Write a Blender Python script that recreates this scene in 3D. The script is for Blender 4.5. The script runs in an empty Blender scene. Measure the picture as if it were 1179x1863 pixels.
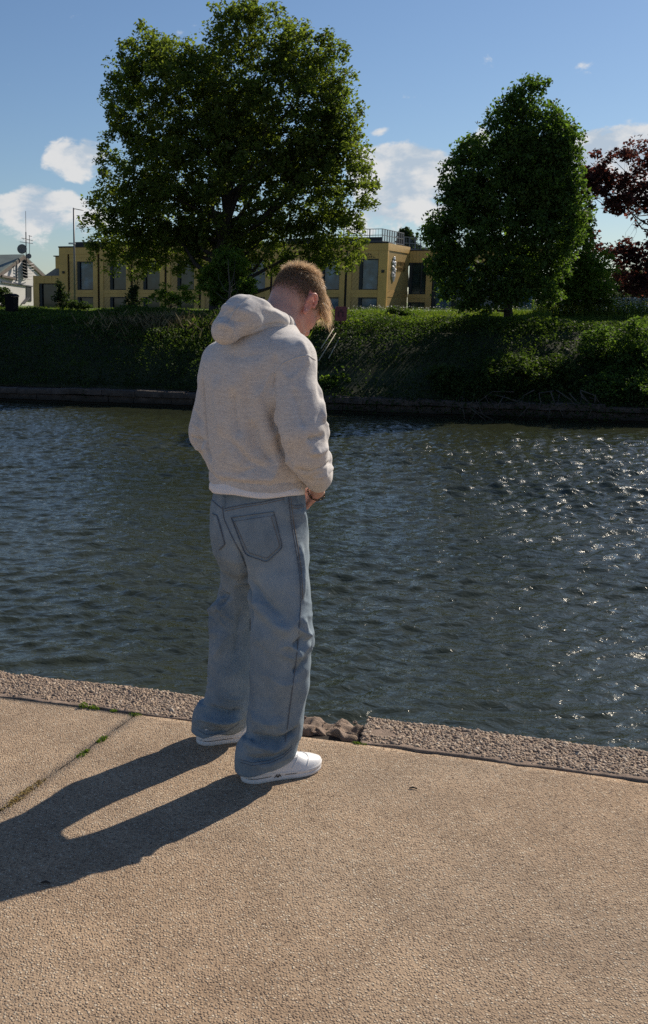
import bpy, bmesh, math, random
import numpy as np
import openvdb as vdb
from mathutils import Vector, Matrix, noise as mnoise
from mathutils.bvhtree import BVHTree

S = bpy.context.scene
COL = S.collection
R = math.radians
# ---------------------------------------------------------------- camera
cam_data = bpy.data.cameras.new('camera')
cam = bpy.data.objects.new('camera', cam_data)
COL.objects.link(cam)
cam_data.sensor_fit = 'VERTICAL'
cam_data.sensor_height = 36.0
cam_data.lens = 36.0 * 1900.0 / 1863.0
cam_data.shift_x = (589.5 - 300.0) / 1863.0
cam_data.clip_end = 4000
cam_data.clip_start = 0.05
cam.location = (0, 0, 1.62)
PITCH = math.atan(383 / 1900)
cam.matrix_world = (Matrix.Translation((0, 0, 1.62)) @ Matrix.Rotation(math.pi / 2 - PITCH, 4, 'X')
                    @ Matrix.Rotation(0.003, 4, 'Z'))
S.camera = cam
# ---------------------------------------------------------------- world and sun
SUN_EL, SUN_AZ = 36.0, 49.0        # azimuth from +Y towards +X
world = bpy.data.worlds.new('World')
S.world = world
world.use_nodes = True
sun = bpy.data.lights.new('sun', 'SUN')
sun.energy = 4.8
sun.angle = R(0.53)
sun.color = (1.0, 0.90, 0.76)
sun_o = bpy.data.objects.new('sun', sun)
COL.objects.link(sun_o)
_d = Vector((math.sin(R(SUN_AZ)) * math.cos(R(SUN_EL)), math.cos(R(SUN_AZ)) * math.cos(R(SUN_EL)), math.sin(R(SUN_EL))))
sun_o.rotation_euler = _d.to_track_quat('Z', 'Y').to_euler()
sun_o.location = _d * 60
SUN_DIR = np.array(_d)
S.view_settings.view_transform = 'Standard'
S.view_settings.look = 'None'
S.view_settings.gamma = 1.0
S.view_settings.use_curve_mapping = False
S.view_settings.exposure = 0.2
S.cycles.max_bounces = 8
S.cycles.transparent_max_bounces = 12
S.cycles.use_denoising = False
S.cycles.sample_clamp_indirect = 4.0
S.cycles.sample_clamp_direct = 4.0
S.cycles.diffuse_bounces = 6; S.cycles.transmission_bounces = 8

# ---------------------------------------------------------------- node helper
class NT:
    def __init__(s, tree):
        s.t = tree; s.n = tree.nodes; s.l = tree.links
        s.n.clear()
    def new(s, kind, ins=None, **props):
        nd = s.n.new(kind)
        for k, v in props.items():
            setattr(nd, k, v)
        for k, v in (ins or {}).items():
            if isinstance(v, bpy.types.NodeSocket):
                s.l.new(v, nd.inputs[k])
            else:
                nd.inputs[k].default_value = v
        return nd
    def math(s, op, a, b=0.5, c=None, clamp=False):
        nd = s.n.new('ShaderNodeMath'); nd.operation = op; nd.use_clamp = clamp
        for i, v in enumerate((a, b, c)):
            if v is None: continue
            if isinstance(v, bpy.types.NodeSocket): s.l.new(v, nd.inputs[i])
            else: nd.inputs[i].default_value = v
        return nd.outputs[0]
    def vmath(s, op, a, b=None):
        nd = s.n.new('ShaderNodeVectorMath'); nd.operation = op
        for i, v in enumerate((a, b)):
            if v is None: continue
            if isinstance(v, bpy.types.NodeSocket): s.l.new(v, nd.inputs[i])
            else: nd.inputs[i].default_value = v
        return nd
    def mapping(s, vec, scale=(1, 1, 1), rot=(0, 0, 0), loc=(0, 0, 0)):
        nd = s.n.new('ShaderNodeMapping')
        s.l.new(vec, nd.inputs[0])
        nd.inputs[1].default_value = loc; nd.inputs[2].default_value = rot; nd.inputs[3].default_value = scale
        return nd.outputs[0]
    def noise(s, vec, scale, detail=4, rough=0.5, dist=0.0):
        nd = s.n.new('ShaderNodeTexNoise')
        s.l.new(vec, nd.inputs['Vector'])
        nd.inputs['Scale'].default_value = scale; nd.inputs['Detail'].default_value = detail
        nd.inputs['Roughness'].default_value = rough; nd.inputs['Distortion'].default_value = dist
        return nd.outputs['Fac']
    def vor(s, vec, scale, feature='F1', out='Distance', rnd=1.0):
        nd = s.n.new('ShaderNodeTexVoronoi'); nd.feature = feature
        s.l.new(vec, nd.inputs['Vector'])
        nd.inputs['Scale'].default_value = scale
        nd.inputs['Randomness'].default_value = rnd
        return nd.outputs[out]
    def ramp(s, fac, stops, interp='LINEAR'):
        nd = s.n.new('ShaderNodeValToRGB')
        if isinstance(fac, bpy.types.NodeSocket): s.l.new(fac, nd.inputs[0])
        cr = nd.color_ramp; cr.interpolation = interp
        while len(cr.elements) < len(stops): cr.elements.new(0.5)
        for e, (p, c) in zip(cr.elements, stops):
            e.position = p
            if not hasattr(c, '__len__'): c = (c, c, c)
            e.color = (*c[:3], 1)
        return nd.outputs[0]
    def mix(s, fac, a, b, mode='MIX'):
        nd = s.n.new('ShaderNodeMix'); nd.data_type = 'RGBA'; nd.blend_type = mode
        for i, v in ((0, fac), (6, a), (7, b)):
            if isinstance(v, bpy.types.NodeSocket): s.l.new(v, nd.inputs[i])
            elif i == 0: nd.inputs[0].default_value = v
            else: nd.inputs[i].default_value = (*v[:3], 1)
        return nd.outputs[2]
    def bump(s, h, strength=0.5, dist=0.01, normal=None):
        nd = s.n.new('ShaderNodeBump')
        s.l.new(h, nd.inputs['Height'])
        nd.inputs['Strength'].default_value = strength; nd.inputs['Distance'].default_value = dist
        if normal is not None: s.l.new(normal, nd.inputs['Normal'])
        return nd.outputs[0]

def material(name):
    m = bpy.data.materials.new(name); m.use_nodes = True
    t = NT(m.node_tree)
    out = t.new('ShaderNodeOutputMaterial')
    bsdf = t.new('ShaderNodeBsdfPrincipled')
    t.l.new(bsdf.outputs[0], out.inputs[0])
    m['_'] = 0
    def put(key, v):
        if isinstance(v, bpy.types.NodeSocket): t.l.new(v, bsdf.inputs[key])
        elif key == 'Base Color': bsdf.inputs[key].default_value = (*v[:3], 1)
        else: bsdf.inputs[key].default_value = v
    t.put = put; t.out = out; t.bsdf = bsdf
    t.geo = t.new('ShaderNodeNewGeometry')
    t.tc = t.new('ShaderNodeTexCoord')
    t.P = t.tc.outputs['Object']
    t.W = t.geo.outputs['Position']
    return m, t

def plain(name, col, rough=0.7, metal=0.0, var=0.15, scale=6.0, bump=0.0, spec=0.5):
    m, t = material(name)
    n = t.noise(t.W, scale, 5, 0.6)
    lo = [c * (1 - var) for c in col]; hi = [min(1, c * (1 + var)) for c in col]
    t.put('Base Color', t.ramp(n, [(0.3, lo), (0.7, hi)]))
    t.put('Roughness', rough); t.put('Metallic', metal)
    t.put('Specular IOR Level', spec)
    if bump:
        t.put('Normal', t.bump(t.noise(t.W, scale * 8, 4, 0.6), bump, 0.01))
    return m

# ---------------------------------------------------------------- mesh helpers
def tag(o, label=None, cat=None, group=None, kind=None):
    if label: o['label'] = label
    if cat: o['category'] = cat
    if group: o['group'] = group
    if kind: o['kind'] = kind
    return o

def empty(name, loc, label=None, cat=None, group=None, kind=None, rot=0.0):
    o = bpy.data.objects.new(name, None)
    o.location = loc; o.rotation_euler = (0, 0, rot); o.empty_display_size = 0.2
    COL.objects.link(o)
    return tag(o, label, cat, group, kind)

ORIG = {}
def world_of(o):
    """accumulated location of a parent chain (no rotation is used on things built in world space)"""
    v = Vector((0, 0, 0))
    while o is not None:
        v += o.location; o = o.parent
    return v

def mesh_obj(name, verts, faces, mat, parent=None, smooth=False, base=None, edges=()):
    """verts are in world space; stored relative to the parent chain (or to base)."""
    me = bpy.data.meshes.new(name)
    off = world_of(parent) if parent is not None else Vector(base or (0, 0, 0))
    v = np.asarray(verts, dtype=np.float64).reshape(-1, 3) - np.array(off)
    if isinstance(faces, np.ndarray):
        nf, k = faces.shape
        me.vertices.add(len(v)); me.vertices.foreach_set('co', v.ravel())
        me.loops.add(nf * k); me.loops.foreach_set('vertex_index', faces.ravel().astype(np.int32))
        me.polygons.add(nf)
        me.polygons.foreach_set('loop_start', np.arange(0, nf * k, k, dtype=np.int32))
        me.update(calc_edges=True)
    else:
        me.from_pydata([tuple(p) for p in v], [], faces)
        me.update()
    if smooth:
        me.polygons.foreach_set('use_smooth', np.ones(len(me.polygons), dtype=bool))
    mats = mat if isinstance(mat, (list, tuple)) else [mat]
    for mm in mats:
        if mm: me.materials.append(mm)
    o = bpy.data.objects.new(name, me)
    if parent is not None: o.parent = parent
    else: o.location = off
    COL.objects.link(o)
    return o

class MB:
    """collects shapes for one mesh"""
    def __init__(s): s.v = []; s.f = []
    def add(s, vs, fs):
        b = len(s.v); s.v += [tuple(x) for x in vs]; s.f += [tuple(i + b for i in f) for f in fs]; return s
    def box(s, c, size, ax=None):
        """box at centre c with full sizes along axes ax (three vectors)"""
        ax = ax or ((1, 0, 0), (0, 1, 0), (0, 0, 1))
        A = [np.array(a, float) for a in ax]; c = np.array(c, float)
        vs = []
        for i in (-.5, .5):
            for j in (-.5, .5):
                for k in (-.5, .5):
                    vs.append(c + A[0] * i * size[0] + A[1] * j * size[1] + A[2] * k * size[2])
        return s.add(vs, [(0, 1, 3, 2), (4, 6, 7, 5), (0, 4, 5, 1), (2, 3, 7, 6), (0, 2, 6, 4), (1, 5, 7, 3)])
    def tube(s, pts, rad, n=8, cap=True, flat=None):
        pts = [np.array(p, float) for p in pts]
        if not hasattr(rad, '__len__'): rad = [rad] * len(pts)
        base = len(s.v); up = None
        for i, p in enumerate(pts):
            t = pts[min(i + 1, len(pts) - 1)] - pts[max(i - 1, 0)]
            t = t / (np.linalg.norm(t) + 1e-9)
            if up is None:
                up = np.array((0, 0, 1.0)) if abs(t[2]) < 0.9 else np.array((1.0, 0, 0))
            a = np.cross(t, up); a /= np.linalg.norm(a) + 1e-9
            b = np.cross(a, t); up = b
            for k in range(n):
                th = 2 * math.pi * k / n
                s.v.append(tuple(p + (a * math.cos(th) + b * math.sin(th)) * rad[i]))
        for i in range(len(pts) - 1):
            for k in range(n):
                k2 = (k + 1) % n
                s.f.append((base + i * n + k, base + i * n + k2, base + (i + 1) * n + k2, base + (i + 1) * n + k))
        if cap:
            s.f.append(tuple(base + k for k in range(n))[::-1])
            s.f.append(tuple(base + (len(pts) - 1) * n + k for k in range(n)))
        return s
    def build(s, name, mat, parent=None, smooth=False, base=None):
        return mesh_obj(name, s.v, s.f, mat, parent, smooth, base)

def bevel(o, w, seg=2):
    m = o.modifiers.new('bevel', 'BEVEL'); m.width = w; m.segments = seg; m.limit_method = 'ANGLE'
    return o

# ---------------------------------------------------------------- distance-field modelling (numpy + openvdb)
class Field:
    def __init__(s, lo, hi, h):
        s.lo = np.array(lo, float); s.h = h
        n = np.ceil((np.array(hi) - s.lo) / h).astype(int) + 1
        s.n = n
        s.ax = [(s.lo[i] + np.arange(n[i]) * h).astype(np.float32) for i in range(3)]
        s.d = np.full(n, 0.3, np.float32)
    def _sl(s, lo, hi):
        i0 = np.clip(np.floor((np.array(lo) - s.lo) / s.h).astype(int), 0, s.n - 1)
        i1 = np.clip(np.ceil((np.array(hi) - s.lo) / s.h).astype(int) + 1, 1, s.n)
        sl = tuple(slice(a, b) for a, b in zip(i0, i1))
        X = s.ax[0][sl[0]][:, None, None]; Y = s.ax[1][sl[1]][None, :, None]; Z = s.ax[2][sl[2]][None, None, :]
        return sl, X, Y, Z
    def put(s, fn, lo, hi, k=0.0, mode='add', pad=0.03):
        lo = np.array(lo) - pad - k; hi = np.array(hi) + pad + k
        sl, X, Y, Z = s._sl(lo, hi)
        v = fn(X, Y, Z).astype(np.float32)
        a = s.d[sl]
        if mode == 'sub': a = -a
        if k > 0:
            hh = np.clip(0.5 + 0.5 * (v - a) / k, 0, 1)
            r = v * (1 - hh) + a * hh - k * hh * (1 - hh)
            # away from the primitive leave the field alone
        else:
            r = np.minimum(a, v)
        if mode == 'sub': r = -r
        s.d[sl] = r
        return s
    def cap(s, a, b, ra, rb=None, k=0.0, n=None, q=1.0, mode='add'):
        rb = ra if rb is None else rb
        a = np.array(a, float); b = np.array(b, float); ba = b - a; L = max(float(ba @ ba), 1e-9)
        def fn(X, Y, Z):
            px, py, pz = X - a[0], Y - a[1], Z - a[2]
            t = np.clip((px * ba[0] + py * ba[1] + pz * ba[2]) / L, 0, 1)
            dx, dy, dz = px - ba[0] * t, py - ba[1] * t, pz - ba[2] * t
            d2 = dx * dx + dy * dy + dz * dz
            if n is not None:
                dn = dx * n[0] + dy * n[1] + dz * n[2]
                d2 = d2 + (q * q - 1) * dn * dn
            return np.sqrt(d2) - (ra + (rb - ra) * t)
        r = max(ra, rb)
        return s.put(fn, np.minimum(a, b) - r, np.maximum(a, b) + r, k, mode)
    def chain(s, pts, rs, k=0.0, **kw):
        for i in range(len(pts) - 1): s.cap(pts[i], pts[i + 1], rs[i], rs[i + 1], k if i == 0 else max(k * 0.5, 0.004), **kw)
        return s
    def ell(s, c, ax, r, k=0.0, mode='add'):
        """ellipsoid, ax = three unit vectors, r = three radii"""
        c = np.array(c, float); ax = [np.array(x, float) for x in ax]
        def fn(X, Y, Z):
            px, py, pz = X - c[0], Y - c[1], Z - c[2]
            k0 = 0; k1 = 0
            for A, rr in zip(ax, r):
                q = (px * A[0] + py * A[1] + pz * A[2])
                k0 = k0 + (q / rr) ** 2; k1 = k1 + (q / (rr * rr)) ** 2
            k0 = np.sqrt(k0); k1 = np.sqrt(k1)
            return k0 * (k0 - 1.0) / (k1 + 1e-6)
        m = max(r)
        return s.put(fn, c - m, c + m, k, mode)
    def stack(s, secs, yaw, k=0.0, e=2.3, zpad=0.0):
        """column of superellipse sections: (x, y, z, a, b), a across (Rt), b along facing"""
        secs = sorted(secs, key=lambda q: q[2]); A = np.array(secs, float)
        zf = np.linspace(A[0, 2], A[-1, 2], 200)
        cols = [np.interp(zf, A[:, 2], A[:, i]) for i in (0, 1, 3, 4)]
        ker = np.hanning(17); ker /= ker.sum()
        cols = [np.convolve(np.pad(c, 8, mode='edge'), ker, 'valid') for c in cols]
        F = np.array((math.cos(yaw), math.sin(yaw))); Rt = np.array((math.sin(yaw), -math.cos(yaw)))
        z0, z1 = A[0, 2], A[-1, 2]
        def fn(X, Y, Z):
            cx, cy, a, b = [np.interp(Z, zf, c) for c in cols]
            px, py = X - cx, Y - cy
            u = np.abs(px * Rt[0] + py * Rt[1]) / a; v = np.abs(px * F[0] + py * F[1]) / b
            r = (u ** e + v ** e) ** (1 / e)
            d = (r - 1) * (a * b / np.sqrt((a * v) ** 2 + (b * u) ** 2 + 1e-6) * np.maximum(r, 1e-3) * 0 + np.minimum(a, b))
            return np.maximum(d, np.maximum(z0 - Z, Z - z1))
        m = A[:, 3:5].max()
        lo = (A[:, 0].min() - m, A[:, 1].min() - m, z0); hi = (A[:, 0].max() + m, A[:, 1].max() + m, z1)
        return s.put(fn, lo, hi, k)
    def mesh(s):
        g = vdb.FloatGrid(3 * s.h)
        g.copyFromArray(np.clip(s.d, -3 * s.h, 3 * s.h))
        g.gridClass = vdb.GridClass.LEVEL_SET
        pts, quads = g.convertToQuads(0.0)
        return pts * s.h + s.lo, quads[:, ::-1].copy()

def relax(v, f, it=2, lam=0.5):
    """laplacian smoothing of a quad mesh"""
    e = np.concatenate([f[:, [0, 1]], f[:, [1, 2]], f[:, [2, 3]], f[:, [3, 0]]])
    n = len(v)
    cnt = np.bincount(e[:, 0], minlength=n) + np.bincount(e[:, 1], minlength=n)
    for _ in range(it):
        acc = np.zeros_like(v)
        for c in range(3):
            acc[:, c] = np.bincount(e[:, 0], v[e[:, 1], c], n) + np.bincount(e[:, 1], v[e[:, 0], c], n)
        v = v + lam * (acc / np.maximum(cnt, 1)[:, None] - v)
    return v

def normals(v, f):
    a = v[f[:, 2]] - v[f[:, 0]]; b = v[f[:, 3]] - v[f[:, 1]]
    nn = np.cross(a, b); out = np.zeros_like(v)
    for c in range(3):
        for j in range(4):
            out[:, c] += np.bincount(f[:, j], nn[:, c], len(v))
    return out / (np.linalg.norm(out, axis=1)[:, None] + 1e-9)

def seg_dist(p, pts):
    """distance of points p to a polyline, and the parameter 0..1 along it"""
    best = np.full(len(p), 1e9); par = np.zeros(len(p)); m = len(pts) - 1
    for i in range(m):
        a = np.array(pts[i], float); b = np.array(pts[i + 1], float); ba = b - a
        t = np.clip(((p - a) @ ba) / (ba @ ba + 1e-12), 0, 1)
        d = np.linalg.norm(p - a - t[:, None] * ba, axis=1)
        w = d < best; best[w] = d[w]; par[w] = (i + t[w]) / m
    return best, par

def fold(v, n, pts, w, amp, ends=0.25):
    """a ridge (amp > 0) or groove (amp < 0) along a polyline lying near the surface"""
    d, t = seg_dist(v, pts)
    e = np.clip(np.minimum(t, 1 - t) / ends, 0, 1); e = e * e * (3 - 2 * e) if ends > 0 else 1
    prof = np.exp(-(d / w) ** 2) if amp > 0 else 0.5 * np.exp(-(d / w) ** 2) + 0.7 * np.exp(-d / (0.45 * w))
    return v + n * (amp * prof * e)[:, None]

def wrinkles(v, n, spots, scale, amp, seed, stretch=(1, 1, 1), rot=0.0):
    """sharp ridged wrinkles gathered round the given spots (point, radius)"""
    m = np.zeros(len(v))
    for p, r_ in spots: m = np.maximum(m, np.exp(-(np.linalg.norm(v - np.array(p, float), axis=1) / r_) ** 2))
    c, s_ = math.cos(rot), math.sin(rot)
    q = np.stack([v[:, 0] * c - v[:, 2] * s_, v[:, 1], v[:, 0] * s_ + v[:, 2] * c], 1) * np.array(stretch)
    q = q + 0.02 * (np_noise(v, 14, seed + 9) - .5)[:, None]
    r = 1 - np.abs(2 * np_noise(q, scale, seed) - 1)
    return v + n * (amp * (r ** 3 - 0.25) * m)[:, None]

def np_noise(p, scale, seed=0):
    """cheap smooth value noise at points (trilinear, hashed lattice), range 0..1"""
    q = p * scale + seed * 17.31 + 1000.0
    i = np.floor(q).astype(np.int64); f = q - i; f = f * f * (3 - 2 * f)
    def h(a, b, c):
        x = (a * 374761393 + b * 668265263 + c * 2147483647 + seed * 974711) & 0xffffffff
        x = ((x ^ (x >> 13)) * 1274126177) & 0xffffffff
        x = ((x ^ (x >> 16)) * 2246822519) & 0xffffffff
        return (x & 0xffff) / 65535.0
    r = 0
    for a in (0, 1):
        wa = f[:, 0] if a else 1 - f[:, 0]
        for b in (0, 1):
            wb = f[:, 1] if b else 1 - f[:, 1]
            for c in (0, 1):
                wc = f[:, 2] if c else 1 - f[:, 2]
                r = r + wa * wb * wc * h(i[:, 0] + a, i[:, 1] + b, i[:, 2] + c)
    return r

# ---------------------------------------------------------------- sky with fair-weather clouds
w = NT(world.node_tree)
wo = w.new('ShaderNodeOutputWorld')
bg = w.new('ShaderNodeBackground')
w.l.new(bg.outputs[0], wo.inputs[0])
sky = w.new('ShaderNodeTexSky', sky_type='NISHITA')
sky.sun_disc = False
sky.sun_elevation = R(SUN_EL)
sky.sun_rotation = R(SUN_AZ)
sky.air_density = 1.0; sky.dust_density = 0.3; sky.ozone_density = 3.0
SKY = 0.085
bg.inputs[1].default_value = SKY
tcw = w.new('ShaderNodeTexCoord')
D = w.new('ShaderNodeSeparateXYZ', {0: tcw.outputs['Generated']})
az = w.math('ARCTAN2', D.outputs[0], D.outputs[1])
el = w.math('ARCSINE', D.outputs[2])
uv = w.new('ShaderNodeCombineXYZ', {0: az, 1: el, 2: 0.0}).outputs[0]
uvs = w.mapping(uv, (1.0, 1.7, 1.0))
big = w.noise(uvs, 20, 10, 0.58, 0.25)
big2 = w.noise(w.mapping(uvs, (1, 1, 1), (0, 0, 0), (0.35, 0.012, 0)), 20, 10, 0.58, 0.25)
def blob(c, rx, ry, amp=1.0):
    dx = w.math('DIVIDE', w.math('SUBTRACT', az, c[0]), rx)
    dy = w.math('DIVIDE', w.math('SUBTRACT', el, c[1]), ry)
    r2 = w.math('ADD', w.math('MULTIPLY', dx, dx), w.math('MULTIPLY', dy, dy))
    return w.math('MULTIPLY', w.math('SUBTRACT', 1.0, r2, clamp=True), amp)
mask = None
for c, rx, ry, am in [
    ((-0.0812, 0.1279), .044, .024, 1.1), ((-0.1220, 0.0836), .075, .022, 1.0), ((-0.1096, 0.0731), .09, .024, .75), ((0.2150, 0.1114), .062, .036, 1.5),
    ((0.2093, 0.0776), .075, .026, .9), ((0.3946, 0.1155), .11, .038, 1.45), ((0.2764, 0.1354), .016, .016, .75), ((0.1979, 0.1478), .022, .007, .62),
    ((0.2151, 0.1779), .018, .006, .50), ((0.3607, 0.2156), .020, .007, .45), ((-0.1227, 0.0970), .03, .012, .8)]:
    b = blob(c, rx, ry, am)
    mask = b if mask is None else w.math('MAXIMUM', mask, b)
# the same kind of low cumulus goes on round the rest of the horizon
hor = w.math('MULTIPLY', w.math('SUBTRACT', 1.0, w.math('ABSOLUTE', w.math('DIVIDE', w.math('SUBTRACT', el, 0.10), 0.09)), clamp=True), 0.85)
patch = w.math('MULTIPLY', w.noise(w.mapping(uv, (1, 1, 1), (0, 0, 0), (5, 2, 0)), 3.0, 2, 0.5), 1.6)
away = w.math('MULTIPLY', w.math('SUBTRACT', w.math('ABSOLUTE', w.math('SUBTRACT', az, 0.14)), 0.34, clamp=True), 6.0, clamp=True)
mask = w.math('MAXIMUM', mask, w.math('MULTIPLY', w.math('MULTIPLY', hor, patch), away))
dens = w.math('ADD', w.math('MULTIPLY', mask, 0.90), w.math('SUBTRACT', w.math('MULTIPLY', big, 2.3), 1.50))
cov = w.new('ShaderNodeMapRange', {0: dens, 1: 0.0, 2: 0.30, 3: 0.0, 4: 1.0}, interpolation_type='SMOOTHSTEP').outputs[0]
thick = w.new('ShaderNodeMapRange', {0: w.math('SUBTRACT', big, big2), 1: -0.16, 2: 0.10, 3: 0.0, 4: 1.0}, interpolation_type='SMOOTHSTEP').outputs[0]
ccol = w.mix(thick, (0.40 / SKY, 0.47 / SKY, 0.55 / SKY), (0.66 / SKY, 0.655 / SKY, 0.65 / SKY))
skyc = w.mix(1.0, sky.outputs[0], (0.72, 0.78, 0.86), 'MULTIPLY')
fin = w.mix(w.math('MULTIPLY', cov, 0.92), skyc, ccol)
w.l.new(fin, bg.inputs[0])

# ================================================================ river frame: s along the bank, t across the river
RA = R(18.3)
E1 = np.array([math.cos(RA), -math.sin(RA), 0.0]); E2 = np.array([math.sin(RA), math.cos(RA), 0.0]); E3 = np.array([0, 0, 1.0])
def W(s, t, z): return E1 * s + E2 * t + E3 * z
def Wn(a):
    a = np.asarray(a, float); return a[:, :1] * E1 + a[:, 1:2] * E2 + a[:, 2:3] * E3
AX = (E1, E2, E3)

def grid_mesh(name, S_, T_, zfun, mat, parent=None, smooth=True, base=None):
    S_, T_ = np.asarray(S_), np.asarray(T_)
    a, b = np.meshgrid(S_, T_, indexing='ij')
    p = np.stack([a.ravel(), b.ravel(), np.zeros(a.size)], 1)
    p = zfun(p)
    n, m = len(S_), len(T_)
    i = np.arange(n - 1)[:, None] * m + np.arange(m - 1)[None, :]
    f = np.stack([i, i + m, i + m + 1, i + 1], -1).reshape(-1, 4)
    return mesh_obj(name, Wn(p), f, mat, parent, smooth, base)

# ---------------- water
def water_material():
    m, t = material('river_water')
    n1 = t.noise(t.mapping(t.W, (1, 1.6, 1), (0, 0, -0.2)), 6.5, 3, 0.5, 0.6)
    n2 = t.noise(t.mapping(t.W, (1, 1.35, 1), (0, 0, 0.25)), 26.0, 2, 0.5, 0.5)
    h = t.math('ADD', t.math('MULTIPLY', n1, 1.0), t.math('MULTIPLY', n2, 0.16))
    t.put('Base Color', t.ramp(t.noise(t.W, 0.25, 3, 0.5), [(0.3, (0.024, 0.029, 0.015)), (0.7, (0.038, 0.042, 0.022))]))
    t.put('Roughness', 0.055); t.put('Specular Tint', (1.0, 0.955, 0.82, 1)); t.put('IOR', 1.60); t.put('Specular IOR Level', 0.5)
    t.put('Normal', t.bump(h, 0.9, 0.026))
    return m
M_WATER = water_material()
def waves(p):
    rng = np.random.default_rng(3)
    z = np.zeros(len(p)); x, y = (p[:, 0] * E1[0] + p[:, 1] * E2[0]), (p[:, 0] * E1[1] + p[:, 1] * E2[1])
    wx = x + 0.35 * (np_noise(np.stack([x, y, 0 * x], 1), 0.6, 4) - .5); wy = y + 0.35 * (np_noise(np.stack([x, y, 0 * x], 1), 0.6, 9) - .5)
    for i in range(44):
        lam = 0.16 * (4.5 ** (rng.random() ** 1.1)); k = 2 * math.pi / lam
        th = math.pi / 2 + 0.22 + rng.normal(0, 0.34)
        am = 0.0080 * lam ** 0.95 * rng.uniform(0.6, 1.3)
        ph = rng.uniform(0, 6.28)
        q = k * (wx * math.cos(th) + wy * math.sin(th)) + ph
        z += am * (np.sin(q) + 0.28 * np.sin(2 * q + 1.1))
    gust = 0.30 + 1.35 * np_noise(np.stack([x * .8, y, 0 * x], 1), 0.16, 6)
    near_bank = np.clip((34.9 - p[:, 1]) / 3.0, 0.25, 1)
    p = p.copy(); p[:, 2] = -2.0 + z * gust * near_bank * 1.25
    return p
tt = [3.9, 5.0, 6.0, 6.8]
while tt[-1] < 35.2: tt.append(tt[-1] + 0.016 + 0.00008 * tt[-1] ** 2)
tt = np.array(tt); uu = np.linspace(0, 1, 540)
def fan(p):      # the finely rippled sheet widens across the river, as far as the view needs it
    p = p.copy(); t_ = p[:, 1]; lo, hi = -0.63 * t_ - 1.2, 0.32 * t_ + 2.0
    p[:, 0] = lo + (hi - lo) * p[:, 0]; return waves(p)
wt = grid_mesh('river_water', uu, tt, fan, M_WATER)
tag(wt, kind='structure')
far = MB()
for a, b, c, d in (((-260, 3.9), (-3.6, 3.9), (-23.3, 35.2), (-260, 35.2)), ((3.2, 3.9), (200, 3.9), (200, 35.2), (13.2, 35.2))):
    far.add([W(*q, -2.03) for q in (a, b, c, d)], [(0, 1, 2, 3)])
tag(far.build('river_water', M_WATER), kind='structure')
bed = MB(); bed.add([W(-260, -60, -3.2), W(200, -60, -3.2), W(200, 60, -3.2), W(-260, 60, -3.2)], [(0, 1, 2, 3)])
tag(bed.build('river_bed', plain('mud', (0.04, 0.035, 0.02), 0.9)), kind='structure')

# ---------------- far bank terrain
M_EARTH = plain('bank_earth', (0.035, 0.045, 0.018), 0.95, var=0.4, scale=2.5, bump=0.4)
def lawn_material():
    m, t = material('meadow_ground')
    n = t.noise(t.W, 0.8, 5, 0.65)
    t.put('Base Color', t.ramp(n, [(0.3, (0.09, 0.13, 0.030)), (0.6, (0.14, 0.19, 0.045)), (0.8, (0.20, 0.22, 0.07))]))
    t.put('Roughness', 0.95); t.put('Normal', t.bump(t.noise(t.W, 30, 4, 0.7), 0.8, 0.05))
    return m
M_LAWN = lawn_material()
BT = [35.15, 35.6, 36.4, 37.2, 38.2, 40.0, 42.0, 46.0, 60.0, 103.0, 160.0, 400.0]
BZ = [-1.46, -1.20, -0.55, 0.02, 0.50, 0.82, 1.00, 1.12, 1.02, 0.92, 0.9, 0.9]
def bank_z(s, t):
    return np.interp(t, BT, BZ) + 0.16 * (np_noise(np.stack([s, t, 0 * s], 1), 0.45, 2) - .5) * np.clip((t - 35.3) / 2, 0, 1) * np.clip((60 - t) / 12, 0.1, 1)
def bank(p): p = p.copy(); p[:, 2] = bank_z(p[:, 0], p[:, 1]); return p
o = grid_mesh('bank', np.linspace(-60, 40, 160), np.concatenate([np.linspace(35.15, 46, 36)]), bank, M_EARTH); tag(o, kind='structure')
o = grid_mesh('meadow', np.linspace(-260, 200, 90), np.concatenate([np.linspace(45.9, 60, 16), [80, 103, 130, 160, 250, 400, 900, 2500]]), lambda p: bank(p) - np.array([0, 0, 0.004]), M_LAWN); tag(o, kind='structure')
o = grid_mesh('bank', np.linspace(-260, -60, 40), np.linspace(35.15, 46, 12), bank, M_EARTH); tag(o, kind='structure')
o = grid_mesh('bank', np.linspace(40, 200, 40), np.linspace(35.15, 46, 12), bank, M_EARTH); tag(o, kind='structure')

# stone revetment at the waterline: rough courses of slabs
def stone_material():
    m, t = material('weathered_stone')
    n = t.noise(t.W, 3, 6, 0.65); v = t.vor(t.mapping(t.W, (1, 1, 3)), 1.6, out='Color')
    c = t.ramp(n, [(0.3, (0.040, 0.030, 0.023)), (0.55, (0.085, 0.066, 0.053)), (0.75, (0.16, 0.12, 0.10))])
    z = t.new('ShaderNodeSeparateXYZ', {0: t.W}).outputs[2]
    wet = t.new('ShaderNodeMapRange', {0: z, 1: -1.95, 2: -1.72, 3: 1.0, 4: 0.0}).outputs[0]
    t.put('Base Color', t.mix(wet, c, (0.018, 0.018, 0.012)))
    t.put('Roughness', 0.85); t.put('Normal', t.bump(t.noise(t.W, 8, 6, 0.7), 0.9, 0.06))
    return m
M_STONE = stone_material()
rev = empty('river_wall', tuple(W(-8, 34.8, -2.0)), 'low weathered stone wall holding the far bank at the waterline', 'wall')
rng = np.random.default_rng(8)
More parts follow.
